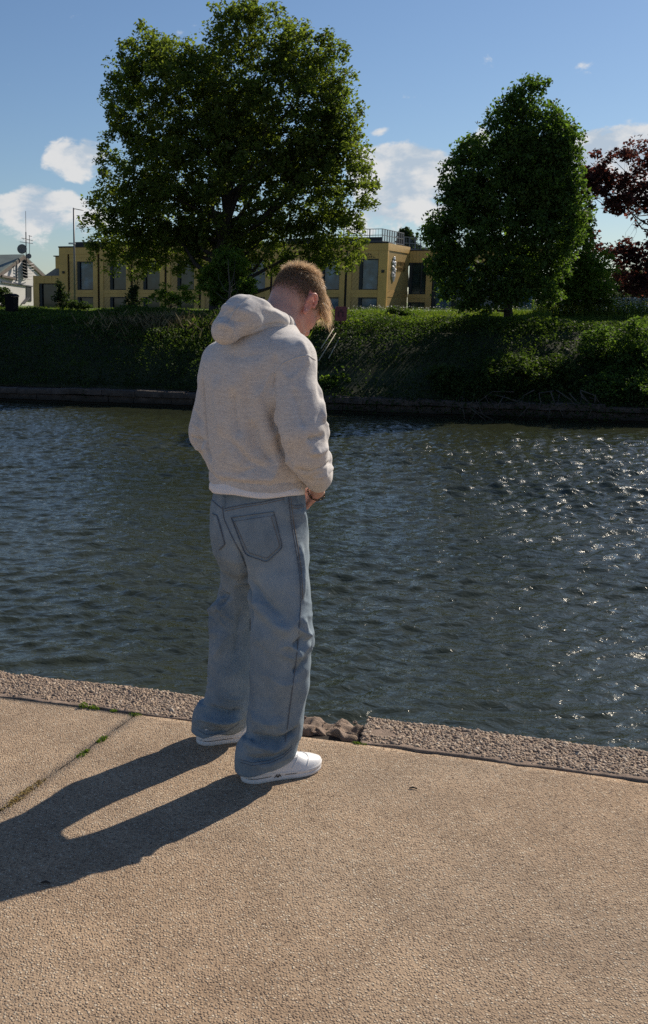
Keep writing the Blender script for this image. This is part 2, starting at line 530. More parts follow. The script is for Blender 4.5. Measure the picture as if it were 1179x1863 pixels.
def rough_block(name, s0, s1, t0, t1, z0, z1, mat, parent, amp=0.03, seed=0):
    nu = max(3, int((s1 - s0) / 0.28)); us = np.linspace(0, 1, nu)
    prof = [(t1, z0), (t0, z0), (t0 - 0.01, (z0 + z1) / 2), (t0 + 0.005, z1 - 0.02), (t0 + 0.04, z1), (t1, z1)]
    vs = []
    for u in us:
        for (tt_, zz) in prof: vs.append((s0 + (s1 - s0) * u, tt_, zz))
    vs = np.array(vs); q = np_noise(vs, 3.0, seed) - .5; q2 = np_noise(vs, 1.2, seed + 5) - .5
    vs[:, 1] += amp * q * 2; vs[:, 2] += amp * q2 * 1.4
    vs[:, 0] += 0.02 * q2
    m = len(prof); fs = []
    for i in range(nu - 1):
        for k in range(m): fs.append((i * m + k, (i + 1) * m + k, (i + 1) * m + (k + 1) % m, i * m + (k + 1) % m))
    fs.append(tuple(range(m))); fs.append(tuple((nu - 1) * m + k for k in range(m))[::-1])
    return mesh_obj(name, Wn(vs), fs, mat, parent, False)
s = -26.0; k = 0
while s < 7.5:                         # upper course: long flat capping slabs, lower course: a recessed footing
    L = rng.uniform(0.9, 2.4)
    rough_block('stone', s + 0.005, s + L - 0.005, 34.60, 35.40, -1.66, -1.45 + rng.uniform(-.05, .04), M_STONE, rev, 0.055, k)
    s += L; k += 1
s = -26.0
while s < 7.5:
    L = rng.uniform(0.7, 1.8)
    rough_block('stone', s + 0.012, s + L - 0.012, 34.72, 35.40, -1.90, -1.675, M_STONE, rev, 0.03, k)
    s += L; k += 1
rough_block('footing', -60, 60, 34.86, 35.5, -2.6, -1.91, M_STONE, rev, 0.03, 99)

# ---------------- foliage helpers
def leaf_material(name, cols, trans=0.45, tcol=None, rough=0.65):
    m, t = material(name)
    at = t.new('ShaderNodeAttribute', attribute_name='tone')
    c = t.ramp(at.outputs['Fac'], cols)
    t.put('Base Color', c); t.put('Roughness', rough); t.put('Specular IOR Level', 0.12)
    tc = t.mix(1.0, c, tcol or (1.9, 2.1, 0.7), 'MULTIPLY')
    tr = t.new('ShaderNodeBsdfTranslucent', {0: tc})
    mx = t.new('ShaderNodeMixShader', {0: trans, 1: t.bsdf.outputs[0], 2: tr.outputs[0]})
    t.l.new(mx.outputs[0], t.out.inputs[0])
    return m
M_PLANE = leaf_material('plane_tree_leaves', [(0, (0.065, 0.088, 0.028)), (0.5, (0.105, 0.13, 0.038)), (1, (0.17, 0.18, 0.05))], 0.55)
M_LIME = leaf_material('lime_tree_leaves', [(0, (0.050, 0.085, 0.028)), (0.5, (0.078, 0.125, 0.038)), (1, (0.13, 0.175, 0.045))], 0.5)
M_COPPER = leaf_material('copper_maple_leaves', [(0, (0.055, 0.034, 0.034)), (0.5, (0.090, 0.050, 0.045)), (1, (0.17, 0.085, 0.060))], 0.5, (1.8, 1.0, 0.8))
M_YOUNG = leaf_material('young_green_leaves', [(0, (0.075, 0.12, 0.030)), (0.5, (0.11, 0.165, 0.038)), (1, (0.18, 0.23, 0.05))], 0.5)
M_NETTLE = leaf_material('bank_plant_leaves', [(0, (0.028, 0.046, 0.018)), (0.5, (0.048, 0.075, 0.024)), (1, (0.10, 0.14, 0.034))], 0.38)
M_GRASS = leaf_material('tall_grass', [(0, (0.05, 0.085, 0.018)), (0.5, (0.09, 0.135, 0.028)), (1, (0.17, 0.19, 0.05))], 0.4)
M_DRY = leaf_material('dry_grass', [(0, (0.10, 0.09, 0.05)), (1, (0.26, 0.22, 0.13))], 0.3, (1.2, 1.1, 0.8))
M_FLOWER = plain('white_flower_heads', (0.66, 0.66, 0.56), 0.8, var=0.1)
M_YEW = leaf_material('dark_evergreen_leaves', [(0, (0.022, 0.038, 0.020)), (1, (0.048, 0.070, 0.032))], 0.3)
M_BARK = plain('bark', (0.085, 0.07, 0.055), 0.95, var=0.4, scale=5, bump=0.6)
M_BARKD = plain('dark_bark', (0.045, 0.036, 0.03), 0.95, var=0.4, scale=6, bump=0.5)

def leaves(name, c, size, mat, parent=None, seed=0, updir=0.5, aspect=0.62, sizevar=0.35, tone=None, base=None, droop=0.0):
    """rhombic leaves centred on the points c"""
    rng = np.random.default_rng(seed); n = len(c)
    nrm = rng.normal(0, 1, (n, 3)); nrm[:, 2] = np.abs(nrm[:, 2]) + updir; nrm /= np.linalg.norm(nrm, axis=1)[:, None]
    a = np.cross(nrm, rng.normal(0, 1, (n, 3))); a[:, 2] -= droop; a /= np.linalg.norm(a, axis=1)[:, None] + 1e-9
    b = np.cross(nrm, a)
    L = size * (1 + sizevar * rng.normal(0, 1, n)).clip(0.4, 1.9)[:, None]
    v = np.empty((n, 4, 3))
    v[:, 0] = c - a * L * 0.5; v[:, 1] = c + b * L * aspect * 0.5 + a * L * 0.05 + nrm * L * 0.10
    v[:, 2] = c + a * L * 0.5; v[:, 3] = c - b * L * aspect * 0.5 + a * L * 0.05 + nrm * L * 0.10
    f = np.arange(n * 4, dtype=np.int32).reshape(n, 4)
    o = mesh_obj(name, v.reshape(-1, 3), f, mat, parent, False, base)
    tn = rng.random(n) if tone is None else np.clip(tone + rng.normal(0, 0.16, n), 0, 1)
    at = o.data.attributes.new('tone', 'FLOAT', 'POINT'); at.data.foreach_set('value', np.repeat(tn, 4).astype(np.float32))
    return o

def crown_points(lobes, n_cl, per, rad, seed, gap=0.42, gscale=0.8, depth=0.85, shell=2.4, flat=0.75):
    """leaf positions: clumps spread through ellipsoidal lobes, thinned by noise so that gaps open"""
    rng = np.random.default_rng(seed)
    vol = np.array([l[3] * l[4] for l in lobes]) ** 1.25; vol /= vol.sum()
    which = rng.choice(len(lobes), n_cl, p=vol)
    L = np.array(lobes)[which]
    d = rng.normal(0, 1, (n_cl, 3)); d /= np.linalg.norm(d, axis=1)[:, None]
    r = rng.random(n_cl) ** (1 / shell)
    p = L[:, :3] + d * r[:, None] * np.stack([L[:, 3], np.minimum(L[:, 3], L[:, 4] * 1.6) * depth, L[:, 4]], 1)
    keep = np_noise(p, gscale, seed) > gap * rng.random(n_cl)
    p = p[keep]; r = r[keep]
    k = np.repeat(np.arange(len(p)), rng.integers(int(per * .5), int(per * 1.5), len(p)))
    rr = rad * rng.uniform(0.6, 1.3, len(p))[k]
    g = rng.normal(0, 1, (len(k), 3)); g /= np.linalg.norm(g, axis=1)[:, None] + 1e-6
    q = p[k] + g * (rr * rng.random(len(k)) ** 0.5)[:, None] * np.array([1, 1, flat])
    tone = np.clip(0.35 + 0.35 * (np_noise(p, 1.3, seed + 3) - .5)[k] + 0.15 * (r[k] - .5), 0, 1)
    return p, q, tone

def limbs(mb, base, top, clumps, n, r0, seed, lean=0.5, n2=0):
    rng = np.random.default_rng(seed); base = np.array(base, float); top = np.array(top, float)
    H_ = top[2] - base[2]
    pts = [base, base + (top - base) * 0.25 + rng.normal(0, 0.02 * H_, 3) * [1, 1, 0], base + (top - base) * 0.55 + rng.normal(0, 0.03 * H_, 3) * [1, 1, 0],
           base + (top - base) * 0.8 + rng.normal(0, 0.03 * H_, 3) * [1, 1, 0], top]
    mb.tube([base - [0, 0, 0.2], base + [0, 0, 0.05 * H_ * .3]] + pts[1:], [r0 * 1.35, r0 * 1.05, r0 * 0.85, r0 * 0.55, r0 * 0.3, r0 * 0.08], 9)
    P = np.array(pts)
    def on(u): i = min(int(u * 4), 3); return P[i] + (P[i + 1] - P[i]) * (u * 4 - i)
    ends = []
    for c in clumps[rng.choice(len(clumps), n, replace=False)]:
        u = np.clip((c[2] - base[2]) / H_ * lean + rng.uniform(-.05, .1), 0.10, 0.93)
        a = on(u); d = c - a; L = np.linalg.norm(d)
        m1 = a + d * 0.33 + rng.normal(0, 0.05 * L, 3) - np.array([0, 0, 0.05 * L]); m2 = a + d * 0.68 + rng.normal(0, 0.06 * L, 3) + np.array([0, 0, 0.03 * L])
        rr = r0 * 0.36 * (1 - u * 0.7) * min(1, L / (0.35 * H_) + 0.35)
        mb.tube([a, m1, m2, c], [rr, rr * 0.7, rr * 0.42, rr * 0.12], 5, cap=False)
        ends.append((m1, rr * .6)); ends.append((m2, rr * .4))
    if n2:
        E_ = np.array([e[0] for e in ends])
        for c in clumps[rng.choice(len(clumps), n2)]:
            j = np.argmin(np.linalg.norm(E_ - c, axis=1)); a = E_[j]; rr = ends[j][1] * 0.5
            m = (a + c) / 2 + rng.normal(0, 0.12, 3)
            mb.tube([a, m, c], [rr, rr * 0.6, rr * 0.2], 4, cap=False)

def tree(name, label, cat, base, top, lobes, n_cl, per, rad, size, mat, seed, nl=14, r0=0.2, bark=None, group=None, gap=0.42, n2=0, lean=0.5, **kw):
    root = empty(name, tuple(base), label, cat, group)
    p, q, tn = crown_points(lobes, n_cl, per, rad, seed, gap, **{k: v for k, v in kw.items() if k in ('gscale', 'depth', 'shell', 'flat')})
    mb = MB(); limbs(mb, base, top, p, min(nl, len(p)), r0, seed + 1, lean, n2)
    mb.build('trunk', bark or M_BARK, root, True)
    leaves('crown', q, size, mat, root, seed + 2, tone=tn, droop=kw.get('droop', 0.0))
    return root

def shrub(name, label, lobes, n_cl, per, rad, size, mat, seed, group=None, cat='shrub', gap=0.3, **kw):
    p, q, tn = crown_points(lobes, n_cl, per, rad, seed, gap, **{k: v for k, v in kw.items() if k in ('gscale', 'depth', 'shell', 'flat')})
    l0 = lobes[0]; base = (l0[0], l0[1], min(l[2] - l[4] for l in lobes))
    root = empty(name, base, label, cat, group)
    mb = MB(); b = np.array(base)
    rg = np.random.default_rng(seed)
    for c in p[rg.choice(len(p), min(7, len(p)), replace=False)]: mb.tube([b + rg.normal(0, .05, 3), (b + c) / 2 + rg.normal(0, .06, 3), c], [0.02, 0.012, 0.004], 4, cap=False)
    mb.build('stem', M_BARKD, root, True)
    leaves('foliage', q, size, mat, root, seed + 2, tone=tn)
    return root

# ================================================================ trees
tree('plane_tree', 'huge spreading green plane tree that fills the sky left of centre above the yellow building', 'tree',
     (2.339, 47.600, 0.866), (2.814, 48.000, 10.024),
     [(3.08, 48.49, 13.22, 1.33, 1.58), (3.97, 48.19, 12.64, 2.28, 1.52), (-1.10, 49.87, 12.16, 1.52, 1.63), (0.55, 49.32, 11.52, 1.82, 1.51), (-1.30, 49.93, 10.35, 1.52, 1.63), (6.06, 47.50, 11.06, 2.12, 1.95), (1.05, 49.16, 10.22, 3.88, 2.72),
      (4.73, 47.94, 9.45, 3.78, 2.78), (7.25, 47.11, 8.99, 1.19, 1.74), (-1.30, 49.93, 7.74, 1.84, 2.10), (7.10, 47.16, 6.74, 2.18, 2.11), (2.90, 48.54, 6.64, 5.37, 3.07), (-2.21, 50.24, 5.21, 1.75, 1.80),
      (-1.70, 50.07, 3.71, 1.84, 1.05), (7.41, 47.05, 4.20, 1.54, 1.36), (1.09, 49.14, 3.93, 3.23, 1.24), (4.86, 47.90, 4.00, 2.77, 1.39), (0.09, 49.48, 5.28, 2.86, 2.08)],
     4900, 44, 0.40, 0.15, M_PLANE, 11, nl=46, r0=0.42, bark=M_BARKD, gap=0.62, n2=160, gscale=0.85, shell=4.0, depth=0.7)
tree('lime_tree', 'tall dense green tree with an egg-shaped crown standing on the bank right of centre', 'tree',
     (12.436, 38.400, 0.494), (12.353, 38.400, 8.733),
     [(11.98, 36.48, 8.04, 0.81, 0.86), (11.93, 36.50, 7.00, 1.50, 1.34), (11.77, 36.55, 7.79, 0.89, 0.85), (11.42, 36.67, 7.20, 0.85, 0.85), (11.52, 36.64, 5.61, 2.28, 1.74), (11.45, 36.66, 4.00, 2.66, 1.93), (11.35, 36.69, 2.82, 2.41, 1.20), (12.48, 36.32, 6.11, 1.38, 1.72), (13.00, 36.15, 4.51, 1.05, 2.09),
      (10.56, 36.95, 6.18, 0.88, 0.97), (13.00, 36.14, 6.78, 0.72, 0.76), (10.72, 36.90, 1.90, 1.55, 0.47), (12.34, 36.37, 1.96, 1.15, 0.46), (9.48, 37.31, 3.86, 0.51, 1.47), (11.00, 36.81, 1.44, 0.97, 0.27)],
     2300, 46, 0.32, 0.12, M_LIME, 21, nl=34, r0=0.16, bark=M_BARKD, gap=0.52, n2=60, gscale=1.4, shell=4.0, droop=0.4, depth=0.55)
tree('copper_maple', 'dark red copper-leaved maple with bare lower limbs at the right edge', 'tree',
     (20.885, 46.000, 0.829), (20.457, 46.000, 8.308),
     [(17.39, 42.70, 6.49, 1.30, 0.94), (18.56, 42.31, 7.06, 1.07, 1.22), (16.96, 42.84, 5.99, 0.79, 1.13), (18.04, 42.48, 5.44, 1.34, 0.58), (19.13, 42.12, 5.82, 1.33, 1.55), (16.88, 42.87, 4.42, 0.68, 0.41), (17.62, 42.62, 3.56, 1.35, 0.63),
      (18.81, 42.23, 2.92, 1.11, 1.11), (19.99, 41.84, 4.36, 1.32, 2.64), (18.48, 42.34, 2.28, 1.00, 0.56)],
     650, 42, 0.36, 0.16, M_COPPER, 31, nl=34, r0=0.17, bark=M_BARKD, gap=0.62, n2=90, gscale=1.2, lean=0.75)
tree('young_tree', 'small round bright green tree in front of the yellow building, left of his head', 'tree',
     (2.567, 43.500, 0.822), (2.530, 43.500, 3.341),
     [(2.69, 44.93, 3.17, 0.90, 0.80), (3.19, 44.76, 2.50, 0.71, 0.71), (2.11, 45.12, 2.39, 0.76, 0.85), (2.75, 44.91, 1.93, 1.06, 0.71)],
     330, 46, 0.22, 0.115, M_YOUNG, 41, nl=12, r0=0.07, gap=0.3, gscale=2.2)
tree('bank_tree', 'mid-green bushy tree filling the gap between the egg-shaped tree and the copper maple', 'tree',
     (16.396, 42.500, 0.556), (16.404, 43.000, 4.214),
     [(15.19, 40.27, 3.65, 0.89, 1.06), (15.81, 40.06, 2.64, 1.05, 0.97), (15.12, 40.29, 2.04, 1.06, 0.72), (16.14, 39.95, 1.84, 0.84, 0.50), (15.30, 40.23, 4.64, 0.59, 0.80)],
     620, 40, 0.30, 0.12, M_YOUNG, 51, nl=16, r0=0.08, gap=0.5, n2=20, gscale=1.6)
tree('distant_tree', 'small dark tree showing above the roof railing of the yellow building', 'tree',
     (33.930, 150.000, 3.876), (33.584, 150.000, 10.970), [(32.91, 147.10, 9.70, 1.01, 1.24), (33.55, 146.90, 8.09, 1.39, 1.08), (32.74, 147.16, 10.43, 0.62, 0.77)],
     150, 34, 0.7, 0.55, M_YEW, 61, nl=5, r0=0.3, gap=0.2, gscale=0.6)
tree('distant_tree', 'low dark tree beyond the roof, just left of the egg-shaped tree crown', 'tree',
     (36.553, 150.000, 3.883), (36.096, 150.000, 8.230), [(35.22, 146.34, 8.00, 1.23, 0.62), (36.14, 146.04, 7.48, 1.08, 0.92)],
     80, 34, 0.7, 0.55, M_YEW, 62, nl=4, r0=0.25, gap=0.2, gscale=0.6)
# far tree belt closing the view on the right and left of the buildings
bp = []
rg = np.random.default_rng(77)
cs = np.concatenate([rg.uniform(-11, 60, 420), rg.uniform(-150, -78, 260)])
hh = 2.6 + 2.2 * np_noise(np.stack([cs, 0 * cs, 0 * cs], 1), 0.11, 5) * 1.6
k = np.repeat(np.arange(len(cs)), 60)
ct = rg.uniform(150, 156, len(cs))
pz = 0.9 + hh[k] * rg.random(len(k)) ** 0.8
q = np.stack([cs[k] + rg.normal(0, 0.9, len(k)), ct[k] + rg.normal(0, 0.9, len(k)), pz], 1)
o = leaves('treeline', Wn(q), 0.5, M_YEW, seed=78); tag(o, kind='stuff')

# ---------------- shrubs and bushes along the top of the bank
for lab, lobes, ncl, m, sd in [
    ('dark pointed shrub in front of the low yellow wing window', [(-4.88, 50.07, 1.69, 0.37, 0.42), (-4.93, 50.08, 2.22, 0.16, 0.42)], 60, M_YEW, 71),
    ('dark conical shrub below the big tree, against the yellow wall', [(-1.47, 48.94, 1.63, 0.41, 0.41), (-1.47, 48.94, 2.12, 0.21, 0.41)], 60, M_YEW, 72),
    ('sprawling leafy bush with yellow-green tips left of the young round tree', [(0.22, 48.38, 1.71, 1.22, 0.36), (1.09, 48.09, 1.95, 0.71, 0.51), (-0.03, 48.46, 2.07, 0.46, 0.36)], 130, M_YOUNG, 73),
    ('round green bush on the meadow below the corner of the yellow building', [(9.04, 41.25, 1.09, 0.52, 0.28)], 110, M_NETTLE, 74),
    ('dark low bush right of the round bush on the meadow edge', [(9.94, 38.00, 0.81, 0.48, 0.28)], 110, M_YEW, 75),
    ('leafy shrub beside the black bin at the left edge', [(-7.82, 51.04, 1.82, 0.43, 0.48), (-7.94, 51.08, 1.43, 0.59, 0.32)], 110, M_NETTLE, 76),
    ('small shrub against the foot of the flagpole', [(-4.15, 49.82, 1.42, 0.63, 0.21)], 50, M_NETTLE, 77),
    ('low dark bush under the copper tree at the right edge', [(20.14, 46.00, 1.69, 0.87, 0.48), (19.20, 46.31, 1.76, 0.73, 0.39)], 150, M_YEW, 78),
]:
    shrub('shrub', lab, lobes, ncl, 34, 0.18, 0.085, m, sd)
shrub('ivy_bush', 'bush with sunlit leaves low on the bank just right of his shoulder', [(5.56, 35.66, -1.14, 0.38, 0.38), (5.97, 35.73, -0.96, 0.30, 0.26)], 90, 34, 0.12, 0.085, M_YOUNG, 81, gap=0.5)
shrub('alder_bush', 'big bush overhanging the water at the right edge, its outer leaves catching the sun', [(14.80, 33.44, -0.07, 1.06, 1.23), (14.07, 32.74, -1.06, 1.03, 0.60), (13.94, 33.94, 0.08, 0.71, 0.89), (14.93, 32.35, -1.19, 0.85, 0.68)],
      900, 36, 0.20, 0.085, M_LIME, 82, gap=0.55, gscale=2.0)
shrub('willow_bush', 'dark bush leaning over the stone wall between the pale roots and the lime trunk', [(11.16, 33.91, -0.72, 1.25, 0.75), (10.27, 33.78, -1.19, 1.07, 0.46), (12.47, 33.58, -0.78, 0.88, 0.80), (9.35, 34.40, -0.89, 0.81, 0.54)],
      900, 36, 0.20, 0.085, M_NETTLE, 83, gap=0.5, gscale=2.0)

# ---------------- undergrowth over the bank (nettles, ivy, bramble)
def undergrowth():
    rg = np.random.default_rng(91); n = 150000
    s = rg.uniform(-24, 8, n); t = 35.0 + 11.5 * rg.random(n) ** 1.15
    P3 = np.stack([s, t, 0 * s], 1)
    mound = np_noise(P3, 0.55, 12) * 0.6 + np_noise(P3, 1.6, 13) * 0.28 + np_noise(P3, 4.2, 14) * 0.16
    hgt = (0.08 + 1.15 * mound ** 1.9) * np.clip((t - 34.8) / 0.8, 0.25, 1) * np.interp(t, [35, 38.5, 40.5, 46.5], [1.0, 0.8, 0.35, 0.12]) * (1 + 1.3 * (s < -8.5) * (t > 38.5) * np_noise(P3, 0.5, 19))
    z = bank_z(s, np.maximum(t, 35.2)) + hgt * (0.35 + 0.65 * rg.random(n) ** 0.45)
    t = t - 0.35 * hgt * rg.random(n)
    over = (t < 36.0) & (np_noise(P3, 0.8, 18) > np.where(s > -7, 0.30, 0.55)); z = np.where(over, z - 0.62 * rg.random(n), z); t = np.where(over, t - 0.50, t)
    tone = 0.05 + 0.55 * np_noise(P3, 0.9, 15) * np_noise(P3, 0.35, 16) * 1.7 + 0.45 * np.clip((t - 38.3) / 1.5, 0, 1)  # leaf tone lifted up the slope, painting in the sunlit strip near the crest
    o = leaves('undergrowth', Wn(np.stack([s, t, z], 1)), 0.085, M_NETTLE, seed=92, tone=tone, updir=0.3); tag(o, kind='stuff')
undergrowth()

def undergrowth_beyond():       # the same cover carries on beyond both ends, more loosely
    rg = np.random.default_rng(191); n = 26000
    s = np.concatenate([rg.uniform(8, 34, n // 2), rg.uniform(-46, -24, n - n // 2)]); t = 35.0 + 11.5 * rg.random(n) ** 1.15
    P3 = np.stack([s, t, 0 * s], 1); m_ = np_noise(P3, 0.55, 12)
    z = bank_z(s, np.maximum(t, 35.2)) + (0.15 + 0.9 * m_ ** 1.6) * rg.random(n) ** 0.6
    tag(leaves('undergrowth', Wn(np.stack([s, t, z], 1)), 0.24, M_NETTLE, seed=192, tone=0.1 + 0.5 * np_noise(P3, 0.9, 15), updir=0.3), kind='stuff')
undergrowth_beyond()

rgm = np.random.default_rng(131); nm = 26000  # extra weeds in a lighter green, their colour widening the sunlit strip
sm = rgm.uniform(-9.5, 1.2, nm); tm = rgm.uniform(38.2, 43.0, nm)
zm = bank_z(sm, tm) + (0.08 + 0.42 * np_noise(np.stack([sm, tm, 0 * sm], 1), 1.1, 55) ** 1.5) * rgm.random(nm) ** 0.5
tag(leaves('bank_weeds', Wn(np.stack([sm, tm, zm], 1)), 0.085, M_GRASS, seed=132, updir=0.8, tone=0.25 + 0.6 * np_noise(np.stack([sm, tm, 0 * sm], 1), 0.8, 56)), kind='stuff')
def blades(name, s, t, hgt, mat, seed, width=0.012, lean=0.25, tone=None):
    rg = np.random.default_rng(seed); n = len(s)
    z = bank_z(s, t)
    b = Wn(np.stack([s, t, z - 0.03], 1)); th = rg.uniform(0, 6.28, n)
    a = np.stack([np.cos(th), np.sin(th), 0 * th], 1)
    d = np.stack([rg.normal(0, lean, n), rg.normal(0, lean, n), np.ones(n)], 1)
    tip = b + d * hgt[:, None]; mid = b + d * hgt[:, None] * 0.5 * np.array([0.7, 0.7, 1.1])
    v = np.empty((n, 4, 3)); v[:, 0] = b - a * width; v[:, 1] = b + a * width; v[:, 2] = mid + a * width * .8; v[:, 3] = tip
    f = np.arange(n * 4, dtype=np.int32).reshape(n, 4)
    o = mesh_obj(name, v.reshape(-1, 3), f, mat)
    tn = rg.random(n) if tone is None else np.clip(tone + rg.normal(0, .15, n), 0, 1)
    at = o.data.attributes.new('tone', 'FLOAT', 'POINT'); at.data.foreach_set('value', np.repeat(tn, 4).astype(np.float32))
    tag(o, kind='stuff'); return o, tip
rg = np.random.default_rng(101); n = 52000
s = rg.uniform(-24, 9, n); t = 39.3 + 18 * rg.random(n) ** 1.6
ok = (np_noise(np.stack([s, t, 0 * s], 1), 0.5, 31) > 0.35 * rg.random(n))
s, t = s[ok], t[ok]
blades('tall_grass', s, t, 0.12 + 0.30 * np_noise(np.stack([s, t, 0 * s], 1), 0.7, 33) * rg.random(len(s)) * np.interp(t, [39, 44, 60], [1.2, 0.9, 0.7]), M_GRASS, 102, 0.014)
# dry pale grass on the left shoulder of the bank
n = 1500; s = rg.normal(-13.0, 1.4, n); t = rg.normal(38.4, 0.6, n)
blades('dry_grass', s, t, 0.30 + 0.45 * rg.random(n), M_DRY, 103, 0.006, 0.45)
n = 9000; s = rg.normal(-10.6, 1.3, n); t = rg.normal(38.6, 0.8, n)
blades('bright_grass', s, t, 0.25 + 0.30 * rg.random(n), M_GRASS, 104, 0.012, 0.3, tone=0.6)
# cow parsley in flower at the right
n = 5200; s = rg.uniform(0.6, 7.5, n); t = rg.uniform(42.5, 46.5, n)
_, tip = blades('cow_parsley', s, t, 0.25 + 0.50 * rg.random(n), M_GRASS, 105, 0.006, 0.10)
n = 2500; s = rg.uniform(-7, 1, n); t = rg.uniform(46, 52, n)
_, tip2 = blades('cow_parsley', s, t, 0.15 + 0.25 * rg.random(n), M_GRASS, 108, 0.006, 0.10)
o = leaves('flower_heads', np.concatenate([tip[::1], tip2[::3]]), 0.055, M_FLOWER, seed=106, updir=2.5, aspect=1.0); tag(o, kind='stuff')

# ---------------- pale dead roots and branches hanging at the waterline, right of centre
dw = empty('dead_branches', (11.335, 34.200, -1.868), 'tangle of bare pale dead branches trailing from the bank into the water', 'branches')
rg = np.random.default_rng(111)
for i in range(34):
    px = rg.uniform(-7.2 + 5.4, 2.6)
    a = np.array([px, 34.75 + rg.uniform(0, .3), -1.35 + rg.uniform(-.1, .35)])
    b = a + np.array([rg.normal(0.1, 0.45), -rg.uniform(.15, .75), -rg.uniform(0.25, 0.75)]); b[2] = max(b[2], -2.02)
    m = (a + b) / 2 + rg.normal(0, 0.13, 3)
    mb = MB(); mb.tube([W(*a), W(*m), W(*b)], [0.020, 0.015, 0.007], 6)
    if rg.random() < .5: mb.tube([W(*m), W(*(m + [rg.normal(0, .3), -.15, rg.uniform(-.3, .1)]))], [0.010, 0.004], 5)
    mb.build('branch', M_BARK, dw, True)
M_STRAW = plain('pale_dead_stalk', (0.42, 0.38, 0.29), 0.8, var=0.2)
for i, (a, b, lab) in enumerate([((5.966, 37.600, 0.692), (5.407, 36.700, 0.035), 'leftmost of the three pale dead stalks leaning on the bank beside his hair'),
                                 ((6.033, 37.500, 0.541), (5.301, 36.400, -0.365), 'longest of the three pale dead stalks leaning on the bank beside his hair'),
                                 ((6.158, 37.400, 0.391), (5.655, 36.500, -0.294), 'rightmost of the three pale dead stalks leaning on the bank beside his hair')]):
    mb = MB(); a_, b_ = np.array(a), np.array(b)
    mb.tube([a_, (a_ + b_) / 2 + [0.01, 0, 0.02], b_], [0.014, 0.017, 0.018], 6)
    tag(mb.build('dead_stalk', M_STRAW, None, True, base=b), lab, 'stalk', 'dead stalks on the bank')

# ================================================================ yellow metal-clad building
def clad_material(name, col, diag=False):
    m, t = material(name)
    sx = t.new('ShaderNodeSeparateXYZ', {0: t.W})
    n = t.noise(t.W, 0.7, 4, 0.6)
    c = t.ramp(n, [(0.3, [x * 0.86 for x in col]), (0.7, [x * 1.1 for x in col])])
    if diag:      # fine standing seams laid diagonally
        al = t.math('ADD', t.math('MULTIPLY', sx.outputs[0], 0.95), t.math('MULTIPLY', sx.outputs[1], diag[0]))
        w_ = t.math('FRACT', t.math('MULTIPLY', t.math('ADD', al, t.math('MULTIPLY', sx.outputs[2], diag[1])), diag[2]))
        ln = t.math('GREATER_THAN', w_, 0.86)
        c = t.mix(t.math('MULTIPLY', ln, 0.5), c, [x * 0.35 for x in col])
        t.put('Normal', t.bump(w_, 0.5, 0.03))
    t.put('Base Color', c); t.put('Roughness', 0.45); t.put('Metallic', 0.25)
    return m
YC = (0.52, 0.325, 0.105)
M_CLAD = clad_material('brass_cladding', YC)
M_CLADD = clad_material('brass_cladding_diagonal', (0.43, 0.27, 0.095), (-0.31, -0.8, 2.6))
M_CLADR = clad_material('brass_cladding_shingled', (0.46, 0.31, 0.12), (2.6, 1.4, 1.6))
M_DARKMET = plain('dark_metal_trim', (0.022, 0.024, 0.028), 0.5, metal=0.4, var=0.2, scale=1)
M_GREYMET = plain('grey_metal', (0.16, 0.16, 0.17), 0.5, metal=0.4, var=0.2, scale=1)
def glass_material(name, col, rough=0.06):
    m, t = material(name)
    t.put('Base Color', t.ramp(t.noise(t.W, 0.9, 5, 0.65), [(0.42, [c * 0.5 for c in col]), (0.56, col), (0.7, [min(1, c * 1.8) for c in col])]))
    t.put('Roughness', rough); t.put('Specular IOR Level', 0.5); t.put('IOR', 1.5)
    return m
M_GLASS = glass_material('dark_window_glass', (0.022, 0.040, 0.045))
M_GLASSB = glass_material('sky_toned_window_glass', (0.07, 0.13, 0.19))  # pale blue base colour stands in for sky reflected in some panes

hall = empty('yellow_building', tuple(W(-30, 103, 0.9)), 'long two-storey building clad in dull yellow metal with tall dark windows behind the trees', 'building')
def fb(name, s0, s1, z0, z1, t0, t1, mat, par=hall):
    return MB().box(W((s0 + s1) / 2, (t0 + t1) / 2, (z0 + z1) / 2), (abs(s1 - s0), abs(t1 - t0), abs(z1 - z0)), AX).build(name, mat, par)
def window(par, s0, s1, z0, z1, t, mat, mull=()):
    """recessed window: pane set back, dark frame and deep dark reveal on the left"""
    w_ = fb('window', s0, s1, z0, z1, t + 0.34, t + 0.42, M_DARKMET, par)
    fb('pane', s0 + 0.34, s1 - 0.06, z0 + 0.07, z1 - 0.10, t + 0.28, t + 0.335, mat, w_)
    fb('frame', s0, s0 + 0.30, z0, z1, t + 0.05, t + 0.34, M_DARKMET, w_)
    fb('frame', s0 + 0.302, s1, z1 - 0.09, z1, t + 0.10, t + 0.336, M_DARKMET, w_)
    fb('frame', s0 + 0.302, s1, z0, z0 + 0.06, t + 0.10, t + 0.336, M_DARKMET, w_)
    for q in mull: fb('frame', s0 + (s1 - s0) * q - .06, s0 + (s1 - s0) * q + .06, z0 + 0.062, z1 - 0.092, t + 0.12, t + 0.33, M_DARKMET, w_)
    return w_
SL, SR, T0 = -45.8, -11.98, 103.0
ZR = 7.08
fb('wall', SL + .02, SR - .02, 0.4, ZR - 0.02, T0 + 0.45, T0 + 7.9, M_DARKMET)
fb('cornice', SL, SR, 6.42, ZR, T0, T0 + 0.44, M_CLAD)
fb('roof_edge', SL - .05, SR + .06, ZR + .002, ZR + 0.14, T0 - 0.06, T0 + 8.0, M_DARKMET)
fb('corner_pilaster', SL, SL + 0.95, 0.4, 6.415, T0 - 0.0, T0 + 0.44, M_CLAD)
fb('corner_pilaster', SR - 0.80, SR, 0.4, 6.415, T0 - 0.0, T0 + 0.44, M_CLAD)
